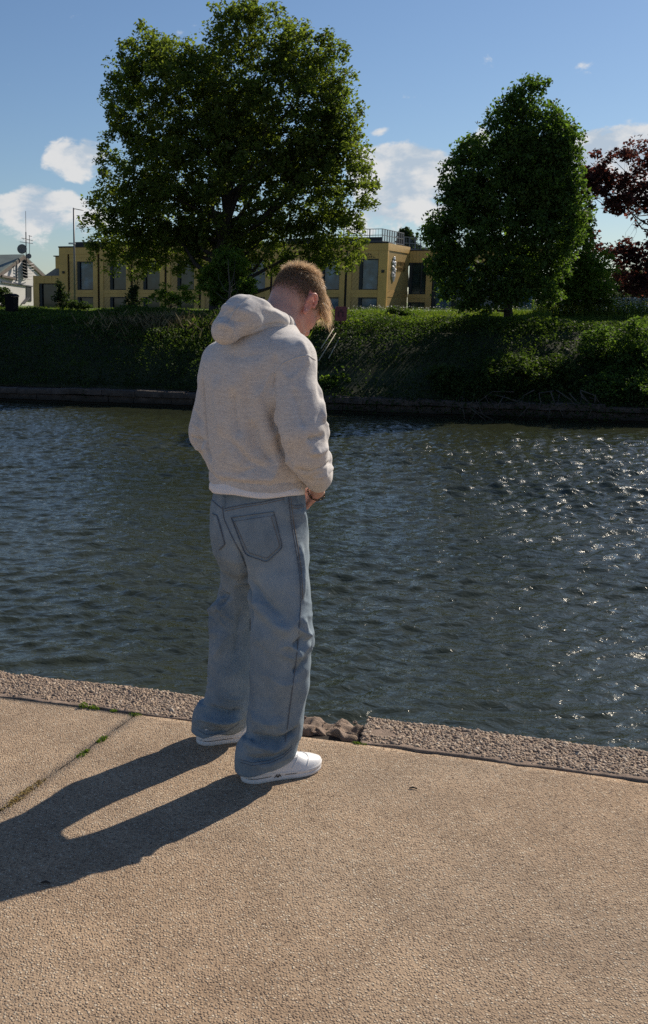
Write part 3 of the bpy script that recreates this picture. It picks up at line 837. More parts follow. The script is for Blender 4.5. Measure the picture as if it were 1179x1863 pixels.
NB = 9; P0 = -43.9 - 0.0; right_edges = np.linspace(-42.0, -12.80, NB)
for i, se in enumerate(right_edges):
    pitch = right_edges[1] - right_edges[0]
    wl = se - 1.78                                   # window
    left = se - pitch if i else SL + 0.95
    if i: fb('pilaster', left + 0.003, left + 0.50, 0.4, 6.415, T0 + 0.02, T0 + 0.44, M_CLAD); ps = left + 0.50
    else: ps = left
    if i: fb('recess', ps + 0.003, ps + 0.22, 0.4, 6.4, T0 + 0.30, T0 + 0.44, M_DARKMET); ps += 0.22
    if i: fb('pilaster', ps + 0.003, ps + 0.42, 0.4, 6.415, T0 + 0.05, T0 + 0.44, M_CLAD); ps += 0.42
    else: fb('recess', ps + 0.003, ps + 0.18, 0.4, 6.4, T0 + 0.28, T0 + 0.44, M_DARKMET); ps += 0.18
    fb('cladding_panel', ps + .003, wl - .003, 2.78, 5.66, T0 + 0.12, T0 + 0.44, M_CLADD)
    fb('cladding_panel', ps + .003, wl - .003, 0.4, 2.06, T0 + 0.12, T0 + 0.44, M_CLADD)
    fb('lintel', ps + .003, se, 5.665, 6.05, T0 + 0.09, T0 + 0.44, M_CLAD)
    fb('lintel', ps + .003, se, 6.055, 6.415, T0 + 0.06, T0 + 0.44, M_CLAD)
    fb('spandrel', ps + .003, se, 2.42, 2.775, T0 + 0.06, T0 + 0.44, M_CLAD)
    fb('spandrel', ps + .003, se, 2.065, 2.415, T0 + 0.09, T0 + 0.44, M_CLAD)
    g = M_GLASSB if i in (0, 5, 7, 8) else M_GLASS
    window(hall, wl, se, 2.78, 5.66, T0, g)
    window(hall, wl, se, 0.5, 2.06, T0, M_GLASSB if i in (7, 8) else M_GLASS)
fb('wall_lamp', SR - 0.50, SR - 0.24, 4.35, 4.62, T0 - 0.12, T0 - 0.002, M_DARKMET)
fb('wall_lamp', SL + 0.38, SL + 0.62, 4.45, 4.70, T0 - 0.12, T0 - 0.002, M_DARKMET)
# small dark lettering on the frieze at the right (unreadable at this distance)
lm = MB(); rg = np.random.default_rng(5)
for r_, (z, n_, x0) in enumerate([(5.98, 3, -14.0), (5.74, 7, -14.55)]):
    for k in range(n_):
        h_ = 0.14 + 0.05 * (k % 2); x = x0 + k * 0.21
        lm.box(W(x, T0 + 0.045, z + h_ / 2), (0.05, 0.03, h_), AX); lm.box(W(x + 0.07, T0 + 0.045, z + (h_ - .02 if k % 3 else .03)), (0.09, 0.03, 0.045), AX)
lm.build('lettering', M_DARKMET, hall)
hall.children[-1]['kind'] = 'stuff'
# return wall on the right, shingled, with the grey crest, and the set-back block
RB = (-10.72, 111.0)
d_ = np.array([RB[0] - SR, RB[1] - T0]); Lr = np.hypot(*d_); d_ /= Lr
RD = E1 * d_[0] + E2 * d_[1]; RN = np.cross(RD, E3); RN = RN if RN @ E1 > 0 else -RN
def rb(name, u0, u1, z0, z1, n0, n1, mat, par=hall):
    c = W(SR, T0, 0) + RD * (u0 + u1) / 2 + RN * (n0 + n1) / 2 + E3 * (z0 + z1) / 2
    return MB().box(c, (abs(u1 - u0), abs(n1 - n0), abs(z1 - z0)), (RD, RN, E3)).build(name, mat, par)
rb('side_wall', 0.46, Lr, 0.4, 6.40, -0.35, -0.04, M_CLADR)
rb('side_cornice', 0.0, Lr, 6.42, ZR - .002, -0.30, 0.05, M_CLAD)
rb('side_pilaster', 0.0, 0.45, 0.4, 6.41, -0.30, 0.03, M_CLAD)
rb('side_spandrel', 0.5, Lr, 2.1, 2.7, -0.038, 0.0, M_CLADD)
crest = empty('crest', (0, 0, 0)); crest.parent = hall
crest.location = Vector(W(SR, T0, 4.9) + RD * 2.0) - hall.location
cm = [(0.0, 0.9, 0.22), (-0.12, 0.55, 0.30), (0.10, 0.35, 0.34), (-0.05, 0.05, 0.36), (0.12, -0.25, 0.34), (-0.12, -0.5, 0.30), (0.0, -0.72, 0.42), (0.20, 0.62, 0.16), (-0.28, 0.2, 0.14), (0.30, -0.05, 0.14), (0.0, 1.08, 0.12)]
M_CREST = plain('pale_grey_metal', (0.42, 0.43, 0.45), 0.4, metal=0.5, var=0.25, scale=3)
mb = MB()
for x, z, r_ in cm:
    c = W(SR, T0, 4.75) + RD * (2.3 + x * 1.6) + RN * 0.07 + E3 * z
    n_ = 10; vs = [c + RN * 0.10]; vs += [c + (RD * 1.5 * math.cos(a) + E3 * math.sin(a)) * r_ * (1 + .25 * math.sin(3 * a)) for a in np.linspace(0, 2 * math.pi, n_, endpoint=False)]
    vs += [v - RN * 0.09 for v in vs[1:]]
    fs = [(0, 1 + i, 1 + (i + 1) % n_) for i in range(n_)] + [(1 + i, 1 + n_ + i, 1 + n_ + (i + 1) % n_, 1 + (i + 1) % n_) for i in range(n_)]
    mb.add(vs, fs)
mb.build('shield', M_CREST, crest); crest.children[-1]['kind'] = 'stuff'
mb = MB()
M_BRONZE = plain('bronze_letters', (0.17, 0.11, 0.035), 0.45, metal=0.4)
for row, (z, n_) in enumerate([(5.15, 6), (4.62, 6)]):
    for k in range(n_):
        u = 3.9 + k * 0.50
        c = W(SR, T0, z) + RD * u + RN * 0.0
        mb.box(c + E3 * 0.19, (0.12, 0.06, 0.38), (RD, RN, E3))
        mb.box(c + E3 * (0.34 if k % 2 else 0.05) + RD * 0.14, (0.20, 0.06, 0.09), (RD, RN, E3))
        if k % 3 == 0: mb.box(c + E3 * 0.19 + RD * 0.20, (0.10, 0.06, 0.36), (RD, RN, E3))
mb.build('lettering', M_BRONZE, hall); hall.children[-1]['kind'] = 'stuff'
# set-back block
S2, T2, Z2 = RB[0], RB[1], 6.70
fb('side_block', S2 + .02, 2.0, 0.4, Z2 - .02, T2 + 0.45, T2 + 7, M_DARKMET)
fb('roof_edge', S2 - .05, 2.1, Z2 + .002, Z2 + 0.13, T2 - 0.05, T2 + 7.1, M_DARKMET)
x = S2
while x < -8.6:                                        # upright cladding planks under the roof
    fb('plank', x + .006, x + 0.335, 5.55, Z2, T2 + (0.0 if int(x * 100) % 2 else 0.012), T2 + 0.44, M_CLAD); x += 0.342
window(hall, S2 + 0.05, -8.98, 2.42, 5.54, T2, M_GLASS, (0.72,))
fb('pilaster', -8.97, -8.36, 0.4, 5.545, T2, T2 + 0.44, M_CLAD)
fb('spandrel', S2 + .003, -8.975, 2.02, 2.415, T2 + 0.03, T2 + 0.44, M_CLAD)
fb('spandrel', S2 + .003, -8.975, 1.62, 2.015, T2 + 0.06, T2 + 0.44, M_CLAD)
window(hall, S2 + 0.05, -8.98, 0.5, 1.61, T2, M_GLASS, (0.66,))
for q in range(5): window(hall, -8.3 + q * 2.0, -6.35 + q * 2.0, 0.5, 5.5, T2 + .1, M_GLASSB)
fb('side_block', -8.36, 2.0, 5.51, Z2, T2 + 0.1, T2 + 0.44, M_CLAD)
# roof railing: posts, rails and mesh panels, set back from the edge
def railing(p0, p1, zb, h, n, solid=False):
    r_ = empty('roof_railing', (0, 0, 0)); r_.parent = hall; r_.location = Vector(p0) - hall.location
    p0 = np.array(p0); p1 = np.array(p1); d = p1 - p0; L = np.linalg.norm(d); d /= L; nn = np.cross(d, E3)
    for i in range(n + 1):
        c = p0 + d * L * i / n + E3 * h / 2
        MB().box(c, (0.07, 0.07, h), (d, nn, E3)).build('post', M_GREYMET, r_)
    for z in (h - 0.03, h * 0.52, 0.10):
        MB().box(p0 + d * L / 2 + E3 * z, (L + 0.05, 0.05, 0.06), (d, nn, E3)).build('rail', M_GREYMET, r_)
    if solid: MB().box(p0 + d * L / 2 + E3 * h * 0.20, (L, 0.02, h * 0.36), (d, nn, E3)).build('kick_panel', M_DARKMET, r_)
    nb = int(L / 0.25)
    mb = MB()
    for i in range(nb): mb.box(p0 + d * (i + .5) * L / nb + E3 * h * .5, (0.025, 0.02, h - 0.1), (d, nn, E3))
    mb.build('balusters', M_GREYMET, r_); r_.children[-1]['kind'] = 'stuff'
c1 = W(SR - 0.65, T0 + 0.8, ZR + .14)
railing(W(-17.5, T0 + 0.8, ZR + .14), c1, 0, 1.25, 4, True)
railing(c1, W(SR - 0.65 + 1.25, T0 + 7.9, ZR + .14), 0, 1.25, 9)
railing(W(SR - 0.65 + 1.3, T0 + 8.2, Z2 + .13), W(-7.0, T0 + 15.0, Z2 + .13), 0, 1.3, 9)
fb('plant_screen', SL + 1.25, SL + 14, ZR + .145, ZR + 0.62, T0 + 1.2, T0 + 5, M_DARKMET)
fb('plant_screen', SR - 10, SR - 5.7, ZR + .145, ZR + 0.62, T0 + 1.2, T0 + 5, M_DARKMET)
# stepped low wing on the left
fb('low_wing', -46.62, SL - .003, 5.0, 6.22, T0 + 0.9, T0 + 6, M_CLAD)
fb('roof_edge', -46.8, SL - .06, 6.223, 6.33, T0 + 0.8, T0 + 6.1, M_DARKMET)
q0 = [W(-48.0, T0 + 1.0, 4.3), W(-46.5, T0 + 1.0, 5.15), W(-46.5, T0 + 5, 5.15), W(-48.0, T0 + 5, 4.3), W(-45.81, T0 + 1.0, 4.3), W(-45.81, T0 + 1.0, 5.0)]
MB().add([W(-48.0, T0 + 1.0, 4.25), W(-46.55, T0 + 1.0, 5.10), W(-45.82, T0 + 1.0, 4.99), W(-45.82, T0 + 1.0, 4.25),
          W(-48.0, T0 + 5.0, 4.25), W(-46.55, T0 + 5.0, 5.10), W(-45.82, T0 + 5.0, 4.99), W(-45.82, T0 + 5.0, 4.25)],
         [(0, 1, 2, 3), (7, 6, 5, 4), (0, 4, 5, 1), (1, 5, 6, 2), (2, 6, 7, 3), (3, 7, 4, 0)]).build('sloping_roof', M_GREYMET, hall)
fb('low_wing', -48.83, -48.15, 0.4, 3.45, T0 - .02, T0 + 3, M_CLAD)
for k in range(7): fb('plank', -48.83 + k * 0.432 + .006, -48.83 + (k + 1) * 0.432 - .006, 3.455, 4.24, T0 + (0.012 if k % 2 else 0), T0 + 3, M_CLAD)
window(hall, -48.14, -46.1, 0.6, 3.45, T0, M_GLASS)
fb('pilaster', -46.095, SL - .003, 0.4, 3.45, T0 + .02, T0 + 3, M_CLAD)

# ================================================================ white gabled building at the left edge
M_WHITEW = plain('white_render', (0.70, 0.69, 0.68), 0.85, var=0.06, scale=0.8)
M_SLATE = plain('grey_green_roof', (0.16, 0.19, 0.17), 0.7, var=0.15, scale=1)
M_BARGE = plain('brown_barge_board', (0.16, 0.13, 0.11), 0.8, var=0.2, scale=2)
bh = empty('white_boathouse', (-16.516, 118.000, 1.303), 'white gabled building with a radio dish on its ridge at the left edge', 'building')
GD = E1 * 0.10 + E2 * 0.99; GD /= np.linalg.norm(GD); GN = np.cross(GD, E3); GN = GN if GN @ E1 > 0 else -GN
G0 = np.array((-15.909, 118.000, 1.185))
def gpx(p):        # put a point on the gable plane seen along its own sight line from the far side of the river
    p = np.array(p, float); d = p - np.array([0, 0, 1.62]); k = ((G0 - np.array([0, 0, 1.62])) @ GN) / (d @ GN); return np.array([0, 0, 1.62]) + d * k
A_ = gpx((-15.662, 118.000, 6.457)); EL = gpx((-18.249, 118.000, 4.624)); ER = gpx((-13.409, 118.000, 4.343)); BL = gpx((-18.348, 118.000, 1.118)); BR = gpx((-13.473, 118.000, 1.133))
EL2 = A_ + (EL - A_) * 1.0; 
back = -E1 * 9
vs = [BL, BR, ER, A_, EL]; vs2 = [v + back for v in vs]
MB().add(vs + vs2, [(0, 1, 2, 3, 4), (9, 8, 7, 6, 5), (0, 5, 6, 1), (1, 6, 7, 2), (4, 9, 5, 0)]).build('wall', M_WHITEW, bh)
def slab(a, b, w0, w1, th, name, mat):
    """a roof slope between ridge a and eave b, running from offset w0 to w1 along the building"""
    up = np.cross(b - a, -E1); up /= np.linalg.norm(up); up = up if up[2] > 0 else -up
    e = b + (b - a) * 0.10
    P = [a + GN * w0, e + GN * w0, e + GN * w1, a + GN * w1]
    MB().add([p + up * 0.05 for p in P] + [p + up * (0.05 + th) for p in P], [(3, 2, 1, 0), (4, 5, 6, 7), (0, 1, 5, 4), (1, 2, 6, 5), (2, 3, 7, 6), (3, 0, 4, 7)]).build(name, mat, bh)
slab(A_, ER, 0.10, -9, 0.16, 'roof', M_SLATE); slab(A_, EL, 0.10, -9, 0.16, 'roof', M_SLATE)
for e_ in (ER, EL):
    d = e_ - A_; L = np.linalg.norm(d); d /= L; up = np.cross(d, GN); up = up if up[2] > 0 else -up
    MB().box(A_ + d * L * .54 + GN * 0.13 - up * 0.12, (L * 1.08, 0.06, 0.34), (d, GN, up)).build('barge_board', M_BARGE, bh)
def gbox(name, pa, pb, w, dep, mat, par=None):
    a, b = gpx(pa), gpx(pb); d = b - a; L = np.linalg.norm(d); d /= L; up = np.cross(GN, d)
    return MB().box((a + b) / 2 + GN * dep / 2, (L, dep, w), (d, GN, up)).build(name, mat, par or bh)
gbox('gutter', (-18.155, 118.000, 3.678), (-14.768, 118.000, 3.213), 0.12, 0.14, M_GREYMET)
gbox('string_course', (-18.258, 118.000, 4.329), (-16.750, 118.000, 4.037), 0.22, 0.30, M_BARGE)
gbox('door', (-15.132, 118.000, 3.212), (-15.169, 118.000, 1.605), 1.1, 0.06, M_DARKMET)
gbox('handrail', (-16.028, 118.000, 1.304), (-15.403, 118.000, 2.022), 0.06, 0.5, M_GREYMET)
gbox('notice_post', (-16.401, 118.000, 5.867), (-16.453, 118.000, 3.801), 0.10, 0.10, M_GREYMET)
lad = gbox('antenna_rack', (-15.673, 118.000, 5.987), (-15.657, 118.000, 4.100), 0.16, 0.5, M_DARKMET)
for k in range(6):
    a = gpx((-15.679, 118.000, 5.752)) - E3 * k * 0.32 + GN * 0.5
    mb = MB(); mb.tube([a + GD * x - E3 * 0.16 * math.sin(math.pi * (x + 1.0) / 2.0 * 0.8) for x in np.linspace(-1.0, 1.5, 9)], 0.035, 5); mb.build('hook', M_DARKMET, lad)
# aerials on the ridge
mast = MB(); mb = np.array((-15.335, 118.000, 4.928)); mt = np.array((-15.272, 118.000, 11.231))
mast.tube([mb, mb * .35 + mt * .65], 0.06, 6); mast.tube([mb * .36 + mt * .64, mt], 0.025, 5)
an = empty('radio_mast', tuple(mb), 'tall thin radio mast with a round dish and yagi aerials on the white gable', 'mast')
mast.build('pole', M_DARKMET, an)
def dish(c, r_, name):
    m = MB(); n_ = 18; c = np.array(c); ax = E1 * .5 - E2 * .86; a = np.cross(ax, E3); a /= np.linalg.norm(a); u = np.cross(a, ax)
    rings = [(0.25 * r_, r_ * .75), (0.3 * r_, r_), (-0.25 * r_, r_), (-0.35 * r_, r_ * .6)]
    vs = [c + ax * 0.15 * r_]
    for q, rr in rings: vs += [c + ax * q + (a * math.cos(th) + u * math.sin(th)) * rr for th in np.linspace(0, 2 * math.pi, n_, endpoint=False)]
    vs.append(c - ax * .35 * r_); fs = [(0, 1 + i, 1 + (i + 1) % n_) for i in range(n_)]
    for k in range(3): fs += [(1 + k * n_ + i, 1 + (k + 1) * n_ + i, 1 + (k + 1) * n_ + (i + 1) % n_, 1 + k * n_ + (i + 1) % n_) for i in range(n_)]
    fs += [(len(vs) - 1, 1 + 3 * n_ + (i + 1) % n_, 1 + 3 * n_ + i) for i in range(n_)]
    m.add(vs, fs); return m.build(name, M_GREYMET, an, True)
dish((-15.697, 117.500, 7.195), 0.52, 'dish'); dish((-14.964, 117.500, 6.438), 0.28, 'dish')
m2 = MB(); m2.tube([(-14.942, 118.000, 6.224), (-14.917, 118.000, 8.681)], 0.035, 5)
for (a, b) in (((-15.796, 118.000, 8.387), (-14.539, 118.000, 8.099)), ((-15.987, 118.000, 7.978), (-14.545, 118.000, 7.807)), ((-15.008, 118.000, 8.622), (-14.649, 118.000, 8.565))): m2.tube([a, b], 0.03, 5)
m2.build('yagi_aerial', M_GREYMET, an)
ym = MB()
for i in range(6):
    a = np.array((-15.736, 118.000, 8.370)) * (1 - i / 5) + np.array((-14.539, 118.000, 8.099)) * i / 5
    ym.tube([a - E2 * .3 - E3 * .12, a + E2 * .3 + E3 * .12], 0.02, 4)
ym.build('yagi_elements', M_GREYMET, an); an.children[-1]['kind'] = 'stuff'

# ---------------- flagpole, camera post, bin and sign on the far bank
fp0 = np.array((-4.677, 55.000, 1.286)); fp1 = np.array((-4.677, 55.000, 6.268))
fp = empty('flagpole', tuple(fp0), 'slim grey pole with a short arm at its top in front of the yellow building', 'pole')
MB().tube([fp0 - E3 * .3, fp1], [0.055, 0.04], 8).build('pole', M_GREYMET, fp, True)
MB().tube([np.array((-4.677, 55.000, 6.228)), np.array((-4.176, 55.000, 6.135))], 0.02, 6).build('arm', M_GREYMET, fp, True)
MB().box(np.array((-4.786, 55.000, 4.510)), (0.35, 0.10, 0.08), AX).build('floodlight', M_CREST, fp)
MB().tube([np.array((-4.898, 55.000, 4.550)), np.array((-4.647, 55.000, 4.442))], 0.02, 5).build('lamp_bracket', M_GREYMET, fp, True)
M_BLACKP = plain('black_plastic', (0.006, 0.006, 0.007), 0.7, var=0.2, spec=0.15)
b0 = np.array((-6.642, 46.000, 0.982)); bn = empty('bin', tuple(b0), 'black bin with a rounded lid at the left end of the bank top', 'bin')
hb = 0.82; 
MB().add([b0 + E1 * x * .19 + E2 * y * .2 for x, y in ((-1, -1), (1, -1), (1, 1), (-1, 1))] + [b0 + E3 * hb + E1 * x * .22 + E2 * y * .24 for x, y in ((-1, -1), (1, -1), (1, 1), (-1, 1))],
         [(3, 2, 1, 0), (4, 5, 6, 7), (0, 1, 5, 4), (1, 2, 6, 5), (2, 3, 7, 6), (3, 0, 4, 7)]).build('bin_body', M_BLACKP, bn)
lid = MB(); rows = []
for a in np.linspace(0, math.pi, 9): rows.append((-math.cos(a) * .25, math.sin(a) * .13))
vs = [b0 + E3 * (hb + .003 + z) + E1 * x + E2 * y for y in (-.26, .26) for x, z in rows]; n_ = len(rows)
lid.add(vs, [(i, i + 1, n_ + i + 1, n_ + i) for i in range(n_ - 1)] + [tuple(range(n_))[::-1], tuple(range(n_, 2 * n_)), (0, n_, 2 * n_ - 1, n_ - 1)]).build('lid', M_BLACKP, bn)

M_RED = plain('faded_maroon_paint', (0.20, 0.040, 0.052), 0.5, var=0.15, scale=4)
M_REDD = plain('dark_maroon', (0.05, 0.012, 0.018), 0.5)
sp = np.array((6.401, 38.600, 0.490)); st = np.array((6.365, 38.600, 1.199))
sg = empty('lifebuoy_board', tuple(sp), 'faded maroon lifebuoy board with rounded corners on a thin post on the far bank', 'sign')
MB().tube([sp - E3 * .4, sp * .1 + st * .9], 0.030, 8).build('post', M_RED, sg, True)
def rounded(c, w_, h_, r_, dep, name, mat, par):
    pts = []
    for cx, cz, a0 in ((w_ / 2 - r_, h_ / 2 - r_, 0), (-w_ / 2 + r_, h_ / 2 - r_, 90), (-w_ / 2 + r_, -h_ / 2 + r_, 180), (w_ / 2 - r_, -h_ / 2 + r_, 270)):
        for a in np.linspace(a0, a0 + 90, 6): pts.append((cx + r_ * math.cos(R(a)), cz + r_ * math.sin(R(a))))
    n_ = len(pts)
    X = np.array([1.0, 0, 0]); Y = np.array([0, 1.0, 0])
    vs = [c + X * x - Y * dep / 2 + E3 * z for x, z in pts] + [c + X * x + Y * dep / 2 + E3 * z for x, z in pts]
    return MB().add(vs, [tuple(range(n_))[::-1], tuple(range(n_, 2 * n_))] + [(i, (i + 1) % n_, n_ + (i + 1) % n_, n_ + i) for i in range(n_)]).build(name, mat, par)
rounded(st, 0.43, 0.52, 0.065, 0.10, 'board', M_RED, sg)
Xv = np.array([1.0, 0, 0]); Yv = np.array([0, 1.0, 0])
fc = st - Yv * 0.062
MB().box(fc + E3 * .13, (.06, .02, .06), (Xv, Yv, E3)).build('hook', M_REDD, sg)
for dx in (-.09, .07): MB().box(fc + Xv * dx - E3 * .02, (.035, .012, .16), (Xv, Yv, E3)).build('bracket', M_REDD, sg)
MB().box(fc + E3 * .07, (.20, .012, .03), (Xv, Yv, E3)).build('bracket', M_REDD, sg)

# ================================================================ near quay: exposed-aggregate concrete slabs and pebbled coping
def concrete_material(name, scale, pebbly=False):
    m, t = material(name)
    sc = scale
    wv = t.vmath('ADD', t.W, t.vmath('SCALE', t.new('ShaderNodeTexNoise', {'Vector': t.W, 'Scale': 60.0, 'Detail': 2.0}).outputs['Color'], None).outputs[0]).outputs[0]
    for nd in t.n:
        if nd.type == 'VECT_MATH' and nd.operation == 'SCALE': nd.inputs['Scale'].default_value = 0.006
    cell = t.vor(wv, sc, out='Color'); dist = t.vor(wv, sc, out='Distance')
    cell2 = t.vor(wv, sc * 0.38, out='Color'); dist2 = t.vor(wv, sc * 0.38, out='Distance')
    c1 = t.new('ShaderNodeSeparateColor', {0: cell}); c2 = t.new('ShaderNodeSeparateColor', {0: cell2})
    stone = t.ramp(c1.outputs[0], [(0.0, (0.15, 0.11, 0.082)), (0.25, (0.29, 0.21, 0.150)), (0.5, (0.42, 0.31, 0.215)), (0.75, (0.53, 0.41, 0.29)), (0.93, (0.66, 0.57, 0.44))])
    stain = t.noise(t.W, 1.3, 5, 0.62); stain2 = t.noise(t.W, 5.5, 4, 0.6)
    matrix = t.ramp(stain2, [(0.3, (0.34, 0.245, 0.162)), (0.7, (0.48, 0.355, 0.24))])
    inst = t.new('ShaderNodeMapRange', {0: dist, 1: 0.26, 2: 0.58, 3: 1.0, 4: 0.0}).outputs[0]
    c = t.mix(inst, matrix, stone)
    big = t.math('MULTIPLY', t.math('GREATER_THAN', c2.outputs[1], 0.90), t.math('LESS_THAN', dist2, 0.26))
    c = t.mix(t.math('MULTIPLY', big, 0.75), c, (0.52, 0.44, 0.33))
    hole = t.math('MULTIPLY', t.math('LESS_THAN', c2.outputs[2], 0.045), t.math('LESS_THAN', dist2, 0.13))
    c = t.mix(t.ramp(stain, [(0.38, 0.0), (0.72, 0.75)]), c, t.mix(1.0, c, (0.70, 0.70, 0.72), 'MULTIPLY'))
    c = t.mix(t.ramp(t.noise(t.W, 0.7, 3, 0.5), [(0.4, 0.0), (0.7, 0.5)]), c, t.mix(1.0, c, (1.16, 1.03, 0.90), 'MULTIPLY'))
    c = t.mix(t.math('MULTIPLY', hole, 0.9), c, (0.04, 0.03, 0.025))
    t.put('Base Color', c); t.put('Roughness', 0.92); t.put('Specular IOR Level', 0.25)
    h = t.math('ADD', t.math('MULTIPLY', inst, t.math('ADD', 0.35, t.math('MULTIPLY', c1.outputs[1], 0.9))), t.math('MULTIPLY', t.noise(t.W, 260, 3, 0.7), 0.8))
    h = t.math('SUBTRACT', h, t.math('MULTIPLY', hole, 2.0))
    t.put('Normal', t.bump(h, 0.9, 0.0046, t.bump(t.noise(t.W, 22, 4, 0.6), 0.35, 0.008)))
    return m
M_CONC = concrete_material('exposed_aggregate_concrete', 135)
M_MORT = plain('coping_mortar', (0.27, 0.195, 0.145), 0.95, var=0.35, scale=26, bump=0.7)
M_DIRT = plain('joint_dirt', (0.030, 0.022, 0.016), 1.0, var=0.5, scale=60, bump=0.6)
M_WALLQ = plain('quay_wall_concrete', (0.20, 0.15, 0.11), 0.9, var=0.3, scale=3, bump=0.5)

quay = empty('promenade', tuple(W(-0.3, 3.0, 0.0)), kind='structure')
def edge_noise(x, seed, amp): return amp * (np_noise(np.stack([x, 0 * x, 0 * x], 1), 9, seed) - .5) + amp * .7 * (np_noise(np.stack([x, 0 * x, 0 * x], 1), 37, seed + 1) - .5)
def strip(name, S_, t_lo, t_hi, zf, mat, nt=14, skirt=0.05, par=quay):
    """a slab whose two long edges follow t_lo(s) and t_hi(s), with a skirt down its sides"""
    S_ = np.asarray(S_); lo, hi = t_lo(S_), t_hi(S_); n = len(S_)
    rows = []
    us = np.concatenate([[0], np.linspace(0, 1, nt), [1]])
    p = np.zeros((n, len(us), 3))
    for j, u in enumerate(us):
        p[:, j, 0] = S_; p[:, j, 1] = lo + (hi - lo) * u
        p[:, j, 2] = -skirt if j in (0, len(us) - 1) else 0
    inner = p[:, 1:-1].reshape(-1, 3); inner[:, 2] = zf(inner); p[:, 1:-1] = inner.reshape(n, -1, 3)
    p[0, :, 2] = np.where(True, p[0, :, 2], 0)
    m = len(us); i = np.arange(n - 1)[:, None] * m + np.arange(m - 1)[None, :]
    f = np.stack([i, i + m, i + m + 1, i + 1], -1).reshape(-1, 4)
    # end skirts
    v = p.reshape(-1, 3); e0 = v[:m].copy(); e0[:, 2] = -skirt; e1 = v[-m:].copy(); e1[:, 2] = -skirt
    b = len(v); v = np.concatenate([v, e0, e1]); ex = []
    for j in range(m - 1):
        ex.append((j, j + 1, b + j + 1, b + j)); q = (n - 1) * m + j; ex.append((q + 1, q, b + m + j, b + m + j + 1))
    f = np.concatenate([f, np.array(ex)])
    return mesh_obj(name, Wn(v), f, mat, par, False)
zs = lambda p: 0.004 * (np_noise(p, 1.2, 41) - .5) + 0.0015 * (np_noise(p, 7, 42) - .5)
tj = 3.705
tin = lambda s: tj + edge_noise(s, 3, 0.016) - 0.006 + 0 * s
# bay joint runs from (-1.35, 3.65) towards the camera
def slab_poly(name, s_of_t, side, s_far, t_near=-14.0):
    T_ = np.concatenate([np.linspace(t_near, 1.4, 20)[:-1], np.linspace(1.4, tj, 60)])
    n = len(T_); m = 40
    v = np.zeros((n, m + 1, 3)); ed = s_of_t(T_)
    for j in range(m + 1):
        u = (j / m) ** 1.6
        v[:, j, 0] = ed + (s_far - ed) * u; v[:, j, 1] = T_
    v[-1, :, 1] = tin(v[-1, :, 0]); v[-2, :, 1] -= 0.0
    w_ = v.reshape(-1, 3); w_[:, 2] = zs(w_); v = w_.reshape(n, m + 1, 3)
    i = np.arange(n - 1)[:, None] * (m + 1) + np.arange(m)[None, :]
    f = np.stack([i, i + 1, i + m + 2, i + m + 1], -1).reshape(-1, 4)
    if side < 0: f = f[:, ::-1]
    vv = v.reshape(-1, 3); b = len(vv); k1 = v[-1].copy(); k1[:, 2] -= .05; k2 = v[:, 0].copy(); k2[:, 2] -= .05
    vv = np.concatenate([vv, k1, k2]); ex = [((n - 1) * (m + 1) + j, (n - 1) * (m + 1) + j + 1, b + j + 1, b + j) for j in range(m)]
    ex += [(r_ * (m + 1), (r_ + 1) * (m + 1), b + m + 1 + r_ + 1, b + m + 1 + r_) for r_ in range(n - 1)]
    return mesh_obj(name, Wn(vv), np.concatenate([f, np.array(ex)]), M_CONC, quay, False)
jl = lambda t: -1.348 + (t - 3.65) * 0.16
slab_poly('slab', lambda t: jl(t) - 0.0018 + edge_noise(t, 51, 0.006), -1, -16.0)
slab_poly('slab', lambda t: jl(t) + 0.0018 + edge_noise(t, 53, 0.006), 1, 14.0)
MB().add([W(-16, 3.66, -.035), W(14, 3.66, -.035), W(14, 3.9, -.035), W(-16, 3.9, -.035)], [(0, 1, 2, 3)]).build('joint_bed', M_DIRT, quay)
MB().add([W(-8, -14, -.012), W(0, -14, -.012), W(0, 3.655, -.012), W(-8, 3.655, -.012)], [(0, 1, 2, 3)]).build('joint_bed', plain('sandy_joint_dirt', (0.26, 0.185, 0.115), 1.0, var=0.5, scale=40, bump=0.6), quay)
MB().add([W(-200, -60, -.06), W(200, -60, -.06), W(200, 3.85, -.06), W(-200, 3.85, -.06)], [(0, 1, 2, 3)]).build('hardstanding', plain('tan_concrete', (0.34, 0.25, 0.18), 0.95, var=0.2, scale=8), quay)

# coping: pebbled strip, slightly proud of the slabs, broken near his left foot
CZ = 0.002
def coping_z(p): return CZ + 0.006 * (np_noise(p, 6, 61) - .5) * 2 + 0.003 * (np_noise(p, 30, 62) - .5) - 0.02 * np.clip((p[:, 1] - 3.955) / 0.04, 0, 1) ** 2
def cop(name, s0, s1, lo0=3.704, ns=0.012, hi=3.975):
    return strip(name, np.arange(s0, s1, ns), lambda s: lo0 + edge_noise(s, 71, 0.018), lambda s: hi + edge_noise(s, 73, 0.022), coping_z, M_MORT, 18, 0.25)
cop('coping', -1.648, -0.735); cop('coping', -0.455, 1.9)
cop('coping', -4.2, -1.655, 3.704)
cop('coping', -12, -4.21, 3.709, 0.05); cop('coping', 1.91, 12, 3.709, 0.05)
strip('coping', np.arange(-0.725, -0.462, 0.008), lambda s: 3.80 + edge_noise(s, 75, 0.05), lambda s: 3.935 + edge_noise(s, 77, 0.05), lambda p: -0.020 + 0.05 * (np_noise(p, 22, 78) - .5) + 0.03 * (np_noise(p, 60, 79) - .5), M_MORT, 14, 0.2)
